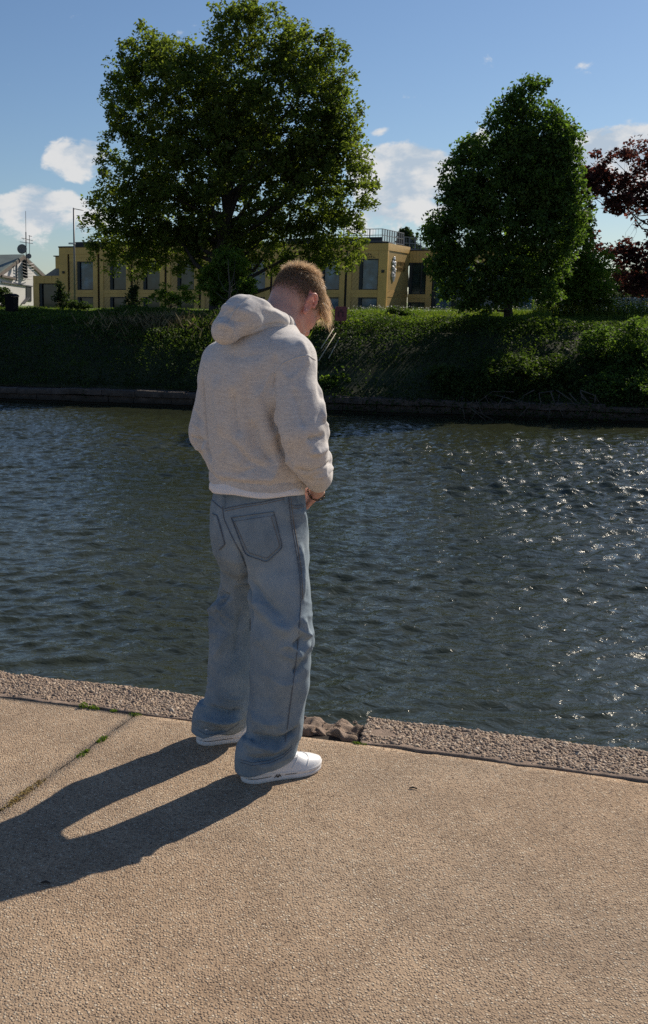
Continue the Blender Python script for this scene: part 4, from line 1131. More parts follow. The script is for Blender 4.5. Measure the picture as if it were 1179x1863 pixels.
# thin broken flake lying in the joint at the left
strip('mortar_flake', np.arange(-1.72, -1.545, 0.008), lambda s: 3.699 + edge_noise(s, 85, 0.006), lambda s: 3.722 + edge_noise(s, 86, 0.006), lambda p: 0.006 + 0.004 * (np_noise(p, 40, 87) - .5), M_MORT, 4, 0.03)
MB().box(W(0, 3.60, -1.65), (60, 0.62, 3.1), AX).build('quay_wall', M_WALLQ, quay)

# pebbles set in the coping
def pebbles():
    rg = np.random.default_rng(121); n = 15500
    s = rg.uniform(-2.45, 0.95, n); t = 3.728 + 0.25 * rg.random(n)
    hole = (s > -0.74) & (s < -0.455)
    bare = (np_noise(np.stack([s, t, 0 * s], 1), 9, 131) > 0.74) | ((t < 3.745) & (rg.random(n) < .6))
    k = ~hole & ~bare
    s, t = s[k], t[k]; n = len(s)
    z = coping_z(np.stack([s, t, 0 * s], 1))
    size = rg.uniform(0.0038, 0.0085, n) * np.where(s > -0.5, 1.12, 1.0)
    size = np.where(rg.random(n) < 0.03, size * 1.7, size)
    th = rg.uniform(0, math.pi, n)
    U = []; 
    for a in range(6): U.append((math.cos(a * math.pi / 3), math.sin(a * math.pi / 3), 0))
    U = np.array([(0, 0, 1.0)] + [(x * .72, y * .72, 0.72) for x, y, _ in U] + [(x, y, 0.0) for x, y, _ in U])
    F = [(0, 1 + i, 1 + (i + 1) % 6) for i in range(6)]
    FQ = [(1 + i, 7 + i, 7 + (i + 1) % 6, 1 + (i + 1) % 6) for i in range(6)]
    asp = rg.uniform(0.5, 0.95, n); zz = rg.uniform(0.45, 0.85, n)
    v = U[None] * np.stack([size, size * asp, size * zz], 1)[:, None, :]
    v = v * (1 + rg.normal(0, 0.12, (n, 13, 1)))
    c, sn = np.cos(th)[:, None], np.sin(th)[:, None]
    x = v[:, :, 0] * c - v[:, :, 1] * sn; y = v[:, :, 0] * sn + v[:, :, 1] * c
    tilt = rg.normal(0, 0.25, (n, 2)); zt = v[:, :, 2] + x * tilt[:, :1] + y * tilt[:, 1:]
    P = np.stack([x + s[:, None], y + t[:, None], zt + z[:, None] - (size * .12)[:, None]], -1).reshape(-1, 3)
    faces = []
    base = np.arange(n)[:, None] * 13
    tri = np.array([(f[0], f[1], f[2], f[2]) for f in F])
    # triangles as their own faces need a mixed list: use triangles for all
    T3 = np.array(F + [(a, b, c_) for a, b, c_, d_ in FQ] + [(a, c_, d_) for a, b, c_, d_ in FQ])
    f = (base[:, :, None] + T3[None]).reshape(-1, 3)
    m, tt_ = material('coping_pebbles')
    at = tt_.new('ShaderNodeAttribute', attribute_name='tone')
    col = tt_.ramp(at.outputs['Fac'], [(0, (0.08, 0.06, 0.05)), (0.3, (0.21, 0.145, 0.105)), (0.6, (0.35, 0.255, 0.175)), (0.85, (0.50, 0.39, 0.27)), (1, (0.60, 0.56, 0.50))])
    tt_.put('Base Color', tt_.mix(0.30, tt_.mix(1.0, col, (0.95, 0.86, 0.76), 'MULTIPLY'), tt_.ramp(tt_.noise(tt_.W, 400, 3, .6), [(.3, (.2, .15, .12)), (.7, (.5, .42, .34))]))); tt_.put('Roughness', 0.75)
    o = mesh_obj('pebbles', Wn(P), f, m, quay, True)
    a_ = o.data.attributes.new('tone', 'FLOAT', 'POINT'); a_.data.foreach_set('value', np.repeat(rg.random(n) ** 1.1, 13).astype(np.float32))
    tag(o, kind='stuff')
pebbles()

# lumps of broken concrete in the gap
def lump(c, r_, seed, mat, label=None):
    bm = bmesh.new(); bmesh.ops.create_icosphere(bm, subdivisions=3, radius=1.0)
    v = np.array([x.co[:] for x in bm.verts]); f = [[q.index for q in g.verts] for g in bm.faces]; bm.free()
    rg = np.random.default_rng(seed)
    k = 1 + 0.9 * (np_noise(v * 1.0 + seed, 1.9, seed) - .5) - 0.5 * np.abs(np_noise(v + seed, 3.1, seed) - .5) + 0.35 * (np_noise(v + seed, 7, seed) - .5)
    v = v * k[:, None] * np.array(r_)
    return mesh_obj('broken_concrete', np.array(W(c[0], c[1], c[2] - r_[2] * .35)) + v * 0.9 @ np.array([E1, E2, E3]), f, mat, quay, False)
for i, (c, r_) in enumerate([((-0.70, 3.90, -0.004), (.030, .024, .018)), ((-0.665, 3.87, -0.012), (.026, .020, .014)), ((-0.615, 3.885, -0.010), (.020, .018, .012)), ((-0.56, 3.865, 0.0), (.052, .036, .022)),
                             ((-0.50, 3.90, 0.002), (.038, .034, .020)), ((-0.50, 3.80, -0.002), (.045, .024, .014)), ((-0.585, 3.79, -0.014), (.030, .018, .010)), ((-0.44, 3.745, 0.003), (.035, .016, .012)),
                             ((-0.645, 3.80, -0.016), (.035, .022, .012)), ((-0.71, 3.80, -0.012), (.030, .028, .014)), ((-0.455, 3.86, 0.004), (.030, .030, .016)), ((-0.735, 3.86, 0.0), (.020, .03, .016))]):
    lump(c, [q * 0.32 for q in r_], 140 + i, M_MORT)

# moss, weeds and dry bits growing in the joints
M_WEED = leaf_material('joint_weed', [(0, (0.05, 0.09, 0.015)), (1, (0.16, 0.22, 0.04))], 0.35)
M_STRAWB = leaf_material('joint_dry_grass', [(0, (0.22, 0.16, 0.07)), (1, (0.42, 0.33, 0.16))], 0.3, (1.2, 1.1, .8))
def weed(s, t, rad, n, mat, seed, label, size=0.010, hgt=0.016, stretch=(1, 1)):
    rg = np.random.default_rng(seed)
    r_ = rad * rg.random(n) ** 0.6; a = rg.uniform(0, 6.28, n)
    x = r_ * np.cos(a) * stretch[0]; y = r_ * np.sin(a) * stretch[1]
    if stretch[0] != stretch[1] and t < 3.6: x = x + y * 0.16
    p = np.stack([s + x, t + y, 0.001 + hgt * rg.random(n) * np.clip(1 - r_ / rad * .6, 0, 1)], 1)
    o = leaves('weed', Wn(p), size, mat, seed=seed, aspect=0.4, updir=0.1, base=tuple(W(s, t, 0)))
    return tag(o, label, 'weed', 'weeds growing in the concrete joints')
weed(-1.570, 3.698, 0.020, 110, M_WEED, 151, 'largest bright green weed in the coping joint at the left', hgt=0.030)
weed(-1.525, 3.698, 0.018, 80, M_WEED, 152, 'small green weed touching the right side of the largest one', hgt=0.018, stretch=(1.4, .7))
weed(-1.345, 3.690, 0.022, 60, M_WEED, 153, 'faint green weed where the two concrete joints meet', hgt=0.010, stretch=(1.4, .7))
weed(-1.440, 3.700, 0.014, 40, M_WEED, 157, 'tiny green weed between the large weed and the joint corner', hgt=0.010)
weed(-1.378, 3.425, 0.026, 110, M_WEED, 154, 'upper of two green weeds halfway down the bay joint', hgt=0.014, stretch=(.5, 1.3))
weed(-1.398, 3.285, 0.026, 90, M_WEED, 155, 'lower of two green weeds halfway down the bay joint', hgt=0.012, stretch=(.5, 1.5))
weed(-1.462, 2.93, 0.050, 260, M_STRAWB, 156, 'line of straw-coloured dry weeds in the bay joint at the left edge', hgt=0.010, stretch=(.35, 2.6))
weed(0.095 - 0.55, 3.700, 0.016, 50, M_WEED, 158, 'dull green weed in the coping joint right of his front shoe', hgt=0.008, stretch=(1.8, .5))
# two scraps lying on the slabs
for (c, lab) in (((-0.335, 2.695, 0.000), 'small dark twig lying in his shadow near the left edge'), ((0.846, 3.288, 0.000), 'small dark scrap lying on the concrete right of his front shoe')):
    c = np.array(c); mb = MB(); mb.tube([c + [-.014, 0, .004], c + [0, .003, .006], c + [.013, -.002, .004]], [.002, .003, .002], 6)
    tag(mb.build('twig', M_BARKD, None, True, base=tuple(c)), lab, 'twig', 'scraps on the concrete')

# ================================================================ the young man on the quay
def V(*a): return np.array(a, float)
CAMV = V(0, 0, 1.62)
def surf(bvh, p, d):
    """first hit on a surface from p along d: (location, normal) or None"""
    h = bvh.ray_cast(Vector(p), Vector(d).normalized())
    return (np.array(h[0]), np.array(h[1])) if h[0] is not None else None
def snap(bvh, pts, steps=5):
    """lay a rough path on the surface it belongs to"""
    out = []
    for i in range(len(pts)):
        a = np.array(pts[i], float); b = np.array(pts[min(i + 1, len(pts) - 1)], float)
        for k in range(steps if i < len(pts) - 1 else 1):
            p = a + (b - a) * k / steps; d = p - CAMV; d /= np.linalg.norm(d)
            h = surf(bvh, p - d * 0.6, d)
            if h is None: q = bvh.find_nearest(Vector(p)); out.append(np.array(q[0]))
            else: out.append(h[0])
    return out
def folds(v, f, n, F):
    b = BVHTree.FromPolygons(v.tolist(), f.tolist())
    for pts, wd, am in F: v = fold(v, n, snap(b, pts), wd, am)
    return v
def gathers(v, f, n, spots, *a):
    b = BVHTree.FromPolygons(v.tolist(), f.tolist())
    return wrinkles(v, n, [(snap(b, [p])[0], r_) for p, r_ in spots], *a)
TY = R(36)                                   # torso facing, from +X towards +Y
TF = V(math.cos(TY), math.sin(TY), 0); TR = V(math.sin(TY), -math.cos(TY), 0)
HY = R(40)
HR = V(math.sin(HY), -math.cos(HY), 0)
HPI = R(44)                                  # head bowed by this much
HG = V(math.cos(HY) * math.cos(HPI), math.sin(HY) * math.cos(HPI), -math.sin(HPI))
HU = V(math.cos(HY) * math.sin(HPI), math.sin(HY) * math.sin(HPI), math.cos(HPI))

P_PELVIS = V(*(0.322, 3.530, 0.912)); P_NECK = V(*(0.345, 3.520, 1.543))
HC = V(*(0.446, 3.620, 1.619))                     # centre of the head
R_SH = V(*(0.399, 3.370, 1.438)); L_SH = V(*(0.211, 3.630, 1.410))
R_EL = V(*(0.460, 3.340, 1.171)); L_EL = V(*(0.147, 3.680, 1.167))
R_WR = V(*(0.520, 3.500, 0.990)); L_WR = V(*(0.357, 3.760, 0.969))
R_HA = V(*(0.496, 3.565, 0.941)); L_HA = V(*(0.465, 3.700, 0.929))
R_HIP = V(*(0.373, 3.460, 0.860)); L_HIP = V(*(0.285, 3.620, 0.825))
R_KN = V(*(0.399, 3.390, 0.503)); L_KN = V(*(0.266, 3.700, 0.422))
R_AN = V(0.345, 3.375, 0.085); L_AN = V(0.195, 3.685, 0.085)
person = empty('person', (0.30, 3.52, 0.0),
               'young man in grey hoodie and baggy blue jeans standing with bowed head on the quay', 'person')

# ---------------- materials
def skin_material():
    m, t = material('skin')
    at = t.new('ShaderNodeAttribute', attribute_name='tone')
    n = t.noise(t.W, 40, 4, 0.6)
    base = t.ramp(n, [(0.3, (0.52, 0.29, 0.215)), (0.7, (0.61, 0.37, 0.28))])
    sep = t.new('ShaderNodeSeparateColor', {0: at.outputs['Color']})
    stub = t.mix(sep.outputs[0], base, (0.15, 0.085, 0.058))
    red = t.mix(sep.outputs[1], stub, (0.62, 0.20, 0.16))
    t.put('Base Color', red); t.put('Roughness', 0.5)
    t.put('Subsurface Weight', 0.12); t.put('Subsurface Radius', (0.02, 0.008, 0.005)); t.put('Subsurface Scale', 0.5)
    t.put('Normal', t.bump(t.noise(t.W, 900, 3, 0.6), 0.15, 0.001))
    return m
M_SKIN = skin_material()

def hoodie_material():
    m, t = material('grey_marl_fleece')
    a = t.noise(t.mapping(t.W, (95, 95, 380)), 1.0, 5, 0.75)
    b = t.noise(t.mapping(t.W, (25, 25, 150)), 1.0, 3, 0.6)
    f = t.math('ADD', t.math('MULTIPLY', a, 0.7), t.math('MULTIPLY', b, 0.3))
    c = t.ramp(f, [(0.34, (0.46, 0.425, 0.40)), (0.50, (0.60, 0.565, 0.535)), (0.64, (0.72, 0.685, 0.65))])
    t.put('Base Color', c); t.put('Roughness', 0.95)
    t.put('Sheen Weight', 0.25); t.put('Sheen Roughness', 0.6)
    t.put('Specular IOR Level', 0.2)
    h = t.math('ADD', t.noise(t.W, 800, 3, 0.7), t.math('MULTIPLY', a, 0.6))
    t.put('Normal', t.bump(h, 0.35, 0.0012, t.bump(t.noise(t.W, 22, 3, 0.5), 0.45, 0.006)))
    return m
M_HOOD = hoodie_material()

def denim_material():
    m, t = material('washed_denim')
    at = t.new('ShaderNodeAttribute', attribute_name='tone')
    sep = t.new('ShaderNodeSeparateColor', {0: at.outputs['Color']})
    weft = t.noise(t.mapping(t.W, (420, 420, 40)), 1.0, 3, 0.7)
    big = t.noise(t.W, 9, 4, 0.6)
    f = t.math('ADD', t.math('MULTIPLY', big, 0.6), t.math('MULTIPLY', weft, 0.4))
    c = t.ramp(f, [(0.3, (0.125, 0.172, 0.215)), (0.5, (0.205, 0.262, 0.308)), (0.7, (0.33, 0.385, 0.415))])
    c = t.mix(sep.outputs[0], c, (0.36, 0.42, 0.45))       # worn pale areas
    c = t.mix(sep.outputs[1], c, (0.022, 0.035, 0.07))     # dark indigo along the seams
    t.put('Base Color', c); t.put('Roughness', 0.85); t.put('Specular IOR Level', 0.25)
    h = t.math('ADD', t.noise(t.mapping(t.W, (700, 700, 250)), 1.0, 2, 0.7), t.math('MULTIPLY', t.noise(t.W, 35, 4, 0.6), 1.2))
    t.put('Normal', t.bump(h, 0.4, 0.002, t.bump(t.noise(t.W, 14, 3, 0.5), 0.35, 0.01)))
    return m
M_DENIM = denim_material()
M_THREAD = plain('indigo_seam', (0.115, 0.135, 0.16), 0.8, var=0.4, scale=160)
M_STITCH = plain('tan_stitching', (0.20, 0.17, 0.14), 0.8, var=0.3, scale=200)
M_TEE = plain('white_cotton', (0.88, 0.84, 0.82), 0.9, var=0.05, scale=30, bump=0.3)
M_SHOE = plain('white_leather', (0.80, 0.79, 0.78), 0.42, var=0.03, scale=25, bump=0.08)
M_SOLE = plain('white_rubber', (0.74, 0.72, 0.70), 0.6, var=0.06, scale=30, bump=0.1)
M_PRINT = plain('black_print', (0.03, 0.03, 0.03), 0.5, var=0.1)
M_CHAIN = plain('dark_metal_chain', (0.10, 0.065, 0.035), 0.35, metal=0.8, var=0.3, scale=90)

# ---------------- body: one continuous surface
def build_body():
    g = Field((-0.02, 3.08, -0.01), (0.78, 3.98, 1.80), 0.0042)
    # head
    g.ell(HC + HU * 0.012 - HG * 0.008, (HG, HR, HU), (0.097, 0.077, 0.098), 0.0)
    g.ell(HC - HG * 0.03 + HU * 0.03, (HG, HR, HU), (0.072, 0.072, 0.072), 0.02)
    g.ell(HC + HG * 0.035 - HU * 0.045, (HG, HR, HU), (0.060, 0.056, 0.070), 0.03)     # face
    g.ell(HC + HG * 0.045 - HU * 0.095, (HG, HR, HU), (0.040, 0.040, 0.028), 0.03)     # chin
    for s in (-1, 1):
        g.cap(HC + HR * s * 0.052 - HG * 0.0 - HU * 0.075, HC + HR * s * 0.026 + HG * 0.058 - HU * 0.100, 0.016, 0.014, 0.03)  # jaw
        g.ell(HC + HR * s * 0.040 + HG * 0.055 - HU * 0.035, (HG, HR, HU), (0.024, 0.022, 0.022), 0.02)  # cheekbone
        g.ell(HC + HR * s * 0.032 + HG * 0.098 - HU * 0.012, (HG, HR, HU), (0.012, 0.017, 0.011), 0.010, mode='sub')  # eye socket
        g.cap(HC + HR * s * 0.012 + HG * 0.090 + HU * 0.006, HC + HR * s * 0.048 + HG * 0.076 + HU * 0.006, 0.009, 0.007, 0.012)  # brow
    g.cap(HC + HG * 0.091 + HU * 0.0, HC + HG * 0.112 - HU * 0.040, 0.007, 0.010, 0.012)    # nose
    for s in (-1, 1): g.ell(HC + HG * 0.101 - HU * 0.044 + HR * s * 0.011, (HG, HR, HU), (0.010, 0.008, 0.007), 0.006)
    g.cap(HC + HG * 0.088 - HU * 0.066 - HR * 0.016, HC + HG * 0.088 - HU * 0.066 + HR * 0.016, 0.006, None, 0.01)
    g.cap(HC + HG * 0.084 - HU * 0.078 - HR * 0.014, HC + HG * 0.084 - HU * 0.078 + HR * 0.014, 0.007, None, 0.01)
    # ears
    for s in (-1, 1):
        E0 = HC + HR * s * 0.0755 - HG * 0.015 - HU * 0.022
        o = HR * s
        g.ell(E0 + o * 0.004, (HG * 0.97 + HU * 0.24, HU * 0.97 - HG * 0.24, o), (0.018, 0.033, 0.006), 0.006)
        arc = []
        for th in np.linspace(R(200), R(-75), 10):      # back-bottom, over the top, to the front
            arc.append(E0 + o * 0.013 + (-HG) * (0.0165 * -math.cos(th)) * -1 * -1 + HU * (0.027 * math.sin(th) + 0.004))
        arc = [E0 + o * (0.010 + 0.006 * math.sin(max(0, math.pi * i / 9))) + HG * (0.018 * math.cos(R(-60 + 250 * i / 9)))
               + HU * (0.004 + 0.031 * math.sin(R(-60 + 250 * i / 9))) - HG * 0.006 * math.sin(R(-60 + 250 * i / 9)) for i in range(10)]
        g.chain(arc[2:], [0.0048] * 8, 0.003)
        g.ell(E0 + o * 0.007 + HG * 0.004 - HU * 0.031, (HG, HU, o), (0.010, 0.011, 0.006), 0.005)     # lobe
        g.ell(E0 + o * 0.014 + HG * 0.003 - HU * 0.004, (HG, HU, o), (0.0075, 0.012, 0.008), 0.003, mode='sub')
    # neck
    nape = HC - HG * 0.045 - HU * 0.075
    g.cap(nape + HU * 0.045 + HG * 0.012, P_NECK + V(0, 0, -0.01), 0.053, 0.066, 0.03)
    g.cap(HC - HU * 0.07 + HG * 0.01, P_NECK + TF * 0.04, 0.040, 0.055, 0.03)
    # trunk
    chest = V(*(0.303, 3.490, 1.322)); belly = V(*(0.311, 3.530, 1.066))
    g.ell(chest, (TR, TF, V(0, 0, 1)), (0.125, 0.085, 0.19), 0.04)
    g.ell(belly, (TR, TF, V(0, 0, 1)), (0.130, 0.095, 0.16), 0.06)
    g.ell(P_PELVIS, (TR, TF, V(0, 0, 1)), (0.145, 0.105, 0.13), 0.05)
    g.cap(P_NECK - V(0, 0, 0.03), R_SH, 0.05, 0.055, 0.04); g.cap(P_NECK - V(0, 0, 0.03), L_SH, 0.05, 0.055, 0.04)
    # legs
    for hip, kn, an in ((R_HIP, R_KN, R_AN), (L_HIP, L_KN, L_AN)):
        g.chain([hip, kn, kn * 0.6 + an * 0.4, an], [0.066, 0.042, 0.042, 0.034], 0.03)
        d = V(math.cos(R(22)), math.sin(R(22)), 0)
        g.cap(an - V(0, 0, 0.045), an + d * 0.13 - V(0, 0, 0.05), 0.030, 0.022, 0.02)
    # arms
    for sh, el, wr in ((R_SH, R_EL, R_WR), (L_SH, L_EL, L_WR)):
        g.chain([sh, el, el * 0.65 + wr * 0.35, wr], [0.042, 0.034, 0.033, 0.024], 0.02)
    # hands: palm, four bent fingers, thumb
    for wr, ha, side in ((R_WR, R_HA, 1), (L_WR, L_HA, -1)):
        d = ha - wr; d /= np.linalg.norm(d)
        inward = (-TR if side == 1 else TR) * 0.75 - TF * 0.1 - V(0, 0, 0.25)   # fingers point here
        inward = inward - d * (inward @ d) * 0.3; inward /= np.linalg.norm(inward)
        acr = np.cross(d, inward); acr /= np.linalg.norm(acr)
        if acr[2] > 0: acr = -acr
        pc = wr + d * 0.055
        g.cap(wr, wr + d * 0.03, 0.025, 0.026, 0.01, n=np.cross(d, acr), q=1.25)
        for j in range(4):
            off = acr * (j - 1.5) * 0.019
            L = (0.045, 0.050, 0.047, 0.037)[j]
            k0 = wr + d * 0.078 + off
            g.cap(wr + d * 0.015 + off * 0.6, k0, 0.013, 0.0105, 0.008)
            a1 = d * 0.5 + inward * 0.85; a1 /= np.linalg.norm(a1)
            a2 = inward - d * 0.35; a2 /= np.linalg.norm(a2)
            k1 = k0 + a1 * L; k2 = k1 + a2 * L * 0.6; k3 = k2 + (a2 - d * 0.5) / 1.15 * L * 0.45
            g.chain([k0, k1, k2, k3], [0.0098, 0.0088, 0.0080, 0.0068], 0.003)
        tb = wr + d * 0.02 - acr * 0.024
        t1 = tb + d * 0.028 - acr * 0.016 + inward * 0.012; t2 = t1 + d * 0.020 + inward * 0.024; t3 = t2 + inward * 0.022 + d * 0.006
        g.chain([tb, t1, t2, t3], [0.013, 0.011, 0.0095, 0.008], 0.006)
    v, f = g.mesh()
    v = relax(v, f, 1, 0.4)
    # keep the largest region only is not needed: every part overlaps its neighbour
    q = v - HC
    hg, hu, hr = q @ HG, q @ HU, q @ HR
    o = mesh_obj('body', v, f, M_SKIN, person, True)
    # stubble / fade and redness tones
    head = (np.abs(hg) < 0.13) & (np.abs(hu) < 0.14) & (np.abs(hr) < 0.12)
    line = np.where(hg < 0, -0.058 + hg * -0.05, -0.058 + hg * 0.85)         # hairline height on the sides
    side = np.clip((hu - line) / 0.060, 0, 1)
    sb = np.exp(-(((hg - 0.012) / 0.010) ** 2)) * np.clip((hu + 0.040) / 0.02, 0, 1) * (np.abs(hr) > 0.055)   # sideburn
    face = hg > 0.080 - np.clip(hu - 0.02, 0, 1) * 0.25
    stub = np.where(face & (hu < 0.06), 0, np.maximum(side, sb * 0.6)) * head
    ear = (np.abs(hr) > 0.076) & (np.abs(hu + 0.022) < 0.042) & (np.abs(hg + 0.015) < 0.03) & head
    stub = np.where(ear, 0, stub)
    red = np.where(ear, 0.55, 0) + np.where(head & (hu < -0.02) & (hg > -0.02), 0.22, 0) * (1 - ear)
    hd = np.minimum(np.linalg.norm(v - R_HA, axis=1), np.linalg.norm(v - L_HA, axis=1))
    red = red + 0.3 * (hd < 0.09)
    red = red + np.where(head & ~ear & (hu < 0.0), 0.10, 0)
    at = o.data.color_attributes.new('tone', 'FLOAT_COLOR', 'POINT')
    cc = np.zeros((len(v), 4), np.float32); cc[:, 0] = stub * 0.92; cc[:, 1] = np.clip(red, 0, 1); cc[:, 3] = 1
    at.data.foreach_set('color', cc.ravel())
    return v, f, o, stub
BV, BF, body_o, STUB = build_body()

def build_hair():
    rng = np.random.default_rng(5)
    n = normals(BV, BF)
    fc = BV[BF].mean(1); fn = n[BF].mean(1)
    st = STUB[BF].mean(1)
    ok = np.where(st > 0.40)[0]
    mats = []
    m, t = material('sandy_brown_hair')
    hi = t.new('ShaderNodeHairInfo')
    at = t.new('ShaderNodeAttribute', attribute_name='tip')
    c = t.ramp(at.outputs['Fac'], [(0.0, (0.16, 0.098, 0.060)), (0.35, (0.42, 0.295, 0.18)), (1.0, (0.86, 0.65, 0.43))])
    t.put('Base Color', c); t.put('Roughness', 0.42); t.put('Specular IOR Level', 0.5)
    tr = t.new('ShaderNodeBsdfTranslucent', {0: c})
    mx = t.new('ShaderNodeMixShader', {0: 0.45, 1: t.bsdf.outputs[0], 2: tr.outputs[0]})
    t.l.new(mx.outputs[0], t.out.inputs[0])
    down = V(0, 0, -1); CROWN = HC + HU * 0.088 - HG * 0.058
    allv = []; allf = []; tips = []; nb = 0
    N = 30000
    pick = rng.choice(ok, N)
    for i in pick:
        p = fc[i] + rng.normal(0, 0.0015, 3); nn = fn[i]
        q = p - HC; hg, hu, hr = q @ HG, q @ HU, q @ HR
        top = np.clip((hu - 0.030) / 0.045, 0, 1)
        if rng.random() > (st[i] - 0.35) * 2.0 + 0.1: continue
        front = np.clip((hg - 0.030) / 0.05, 0, 1) * (hu > 0.020)
        wh = p - CROWN; fl = wh - nn * (wh @ nn); fl = fl / (np.linalg.norm(fl) + 1e-6)
        rad = np.linalg.norm(wh)
        L = 0.003 + 0.008 * st[i] * st[i] + 0.016 * top
        dirv = fl * 1.0 + nn * (0.14 + 0.16 * top) + V(*rng.normal(0, .12, 3))
        curl = -nn * 0.35
        tone = 0.22 + 0.45 * top ** 1.5
        if rad < 0.052:                                    # crown: loose standing tufts
            dirv = nn * 0.8 + fl * 0.5 + HG * 0.25 + V(rng.normal(0, .35), rng.normal(0, .35), rng.normal(0, .25))
            L = 0.012 + 0.018 * rng.random(); tone = 0.8; curl = -nn * 0.1
        if front > 0.10:                                   # fringe: falls forward and hangs off the bowed forehead
            L = (0.040 + 0.065 * rng.random()) * (0.45 + 0.55 * front)
            dirv = nn * 0.40 + HG * 0.65 - HU * 0.25 + HR * rng.normal(0.03, 0.15)
            curl = down * 1.5 - HG * 0.05; tone = 0.75 + 0.3 * rng.random()
        dirv = dirv / np.linalg.norm(dirv)
        dirv = dirv + rng.normal(0, 0.09, 3); dirv /= np.linalg.norm(dirv)
        seg = 4 if L > 0.02 else 2
        wd = rng.uniform(0.0005, 0.0010) * (0.8 if L < 0.02 else 1)
        cr = np.cross(dirv, rng.normal(0, 1, 3)); cr /= np.linalg.norm(cr)
        x = p - nn * 0.001; dd = dirv.copy(); pts = []
        tn = tone * rng.uniform(0.75, 1.2)
        for k in range(seg + 1):
            ww = wd * (1 - k / seg) + 0.00012
            pts.append(x - cr * ww); pts.append(x + cr * ww)
            tips += [min(1, tn * (0.5 + 0.5 * k / seg))] * 2
            x = x + dd * L / seg
            dd = dd + curl * (0.9 / seg); dd = dd / np.linalg.norm(dd)
        allv += pts
        for k in range(seg):
            a = nb + 2 * k; allf.append((a, a + 1, a + 3, a + 2))
        nb += 2 * (seg + 1)
    o = mesh_obj('hair', allv, np.array(allf), m, person, True)
    at = o.data.attributes.new('tip', 'FLOAT', 'POINT'); at.data.foreach_set('value', np.array(tips, np.float32))
    # eyebrows and lashes
    bv = []; bf = []; k = 0
    for s in (-1, 1):
        for j in range(90):
            u = rng.random()
            p = HC + HR * s * (0.014 + 0.036 * u) + HG * (0.100 - 0.016 * u) + HU * (0.008 + rng.normal(0, .002))
            d = HR * s * 0.007 + HU * 0.002 + HG * 0.001
            bv += [p, p + HU * 0.0008, p + d]; bf.append((k, k + 1, k + 2)); k += 3
        for j in range(40):
            u = rng.random()
            p = HC + HR * s * (0.020 + 0.026 * u) + HG * (0.094 - 0.010 * u) - HU * 0.012
            d = HG * 0.010 - HU * 0.003
            bv += [p, p + HR * 0.0010, p + d]; bf.append((k, k + 1, k + 2)); k += 3
    mesh_obj('eyebrows', bv, bf, plain('brow_hair', (0.08, 0.045, 0.03), 0.6), person)
build_hair()

# ---------------- hoodie

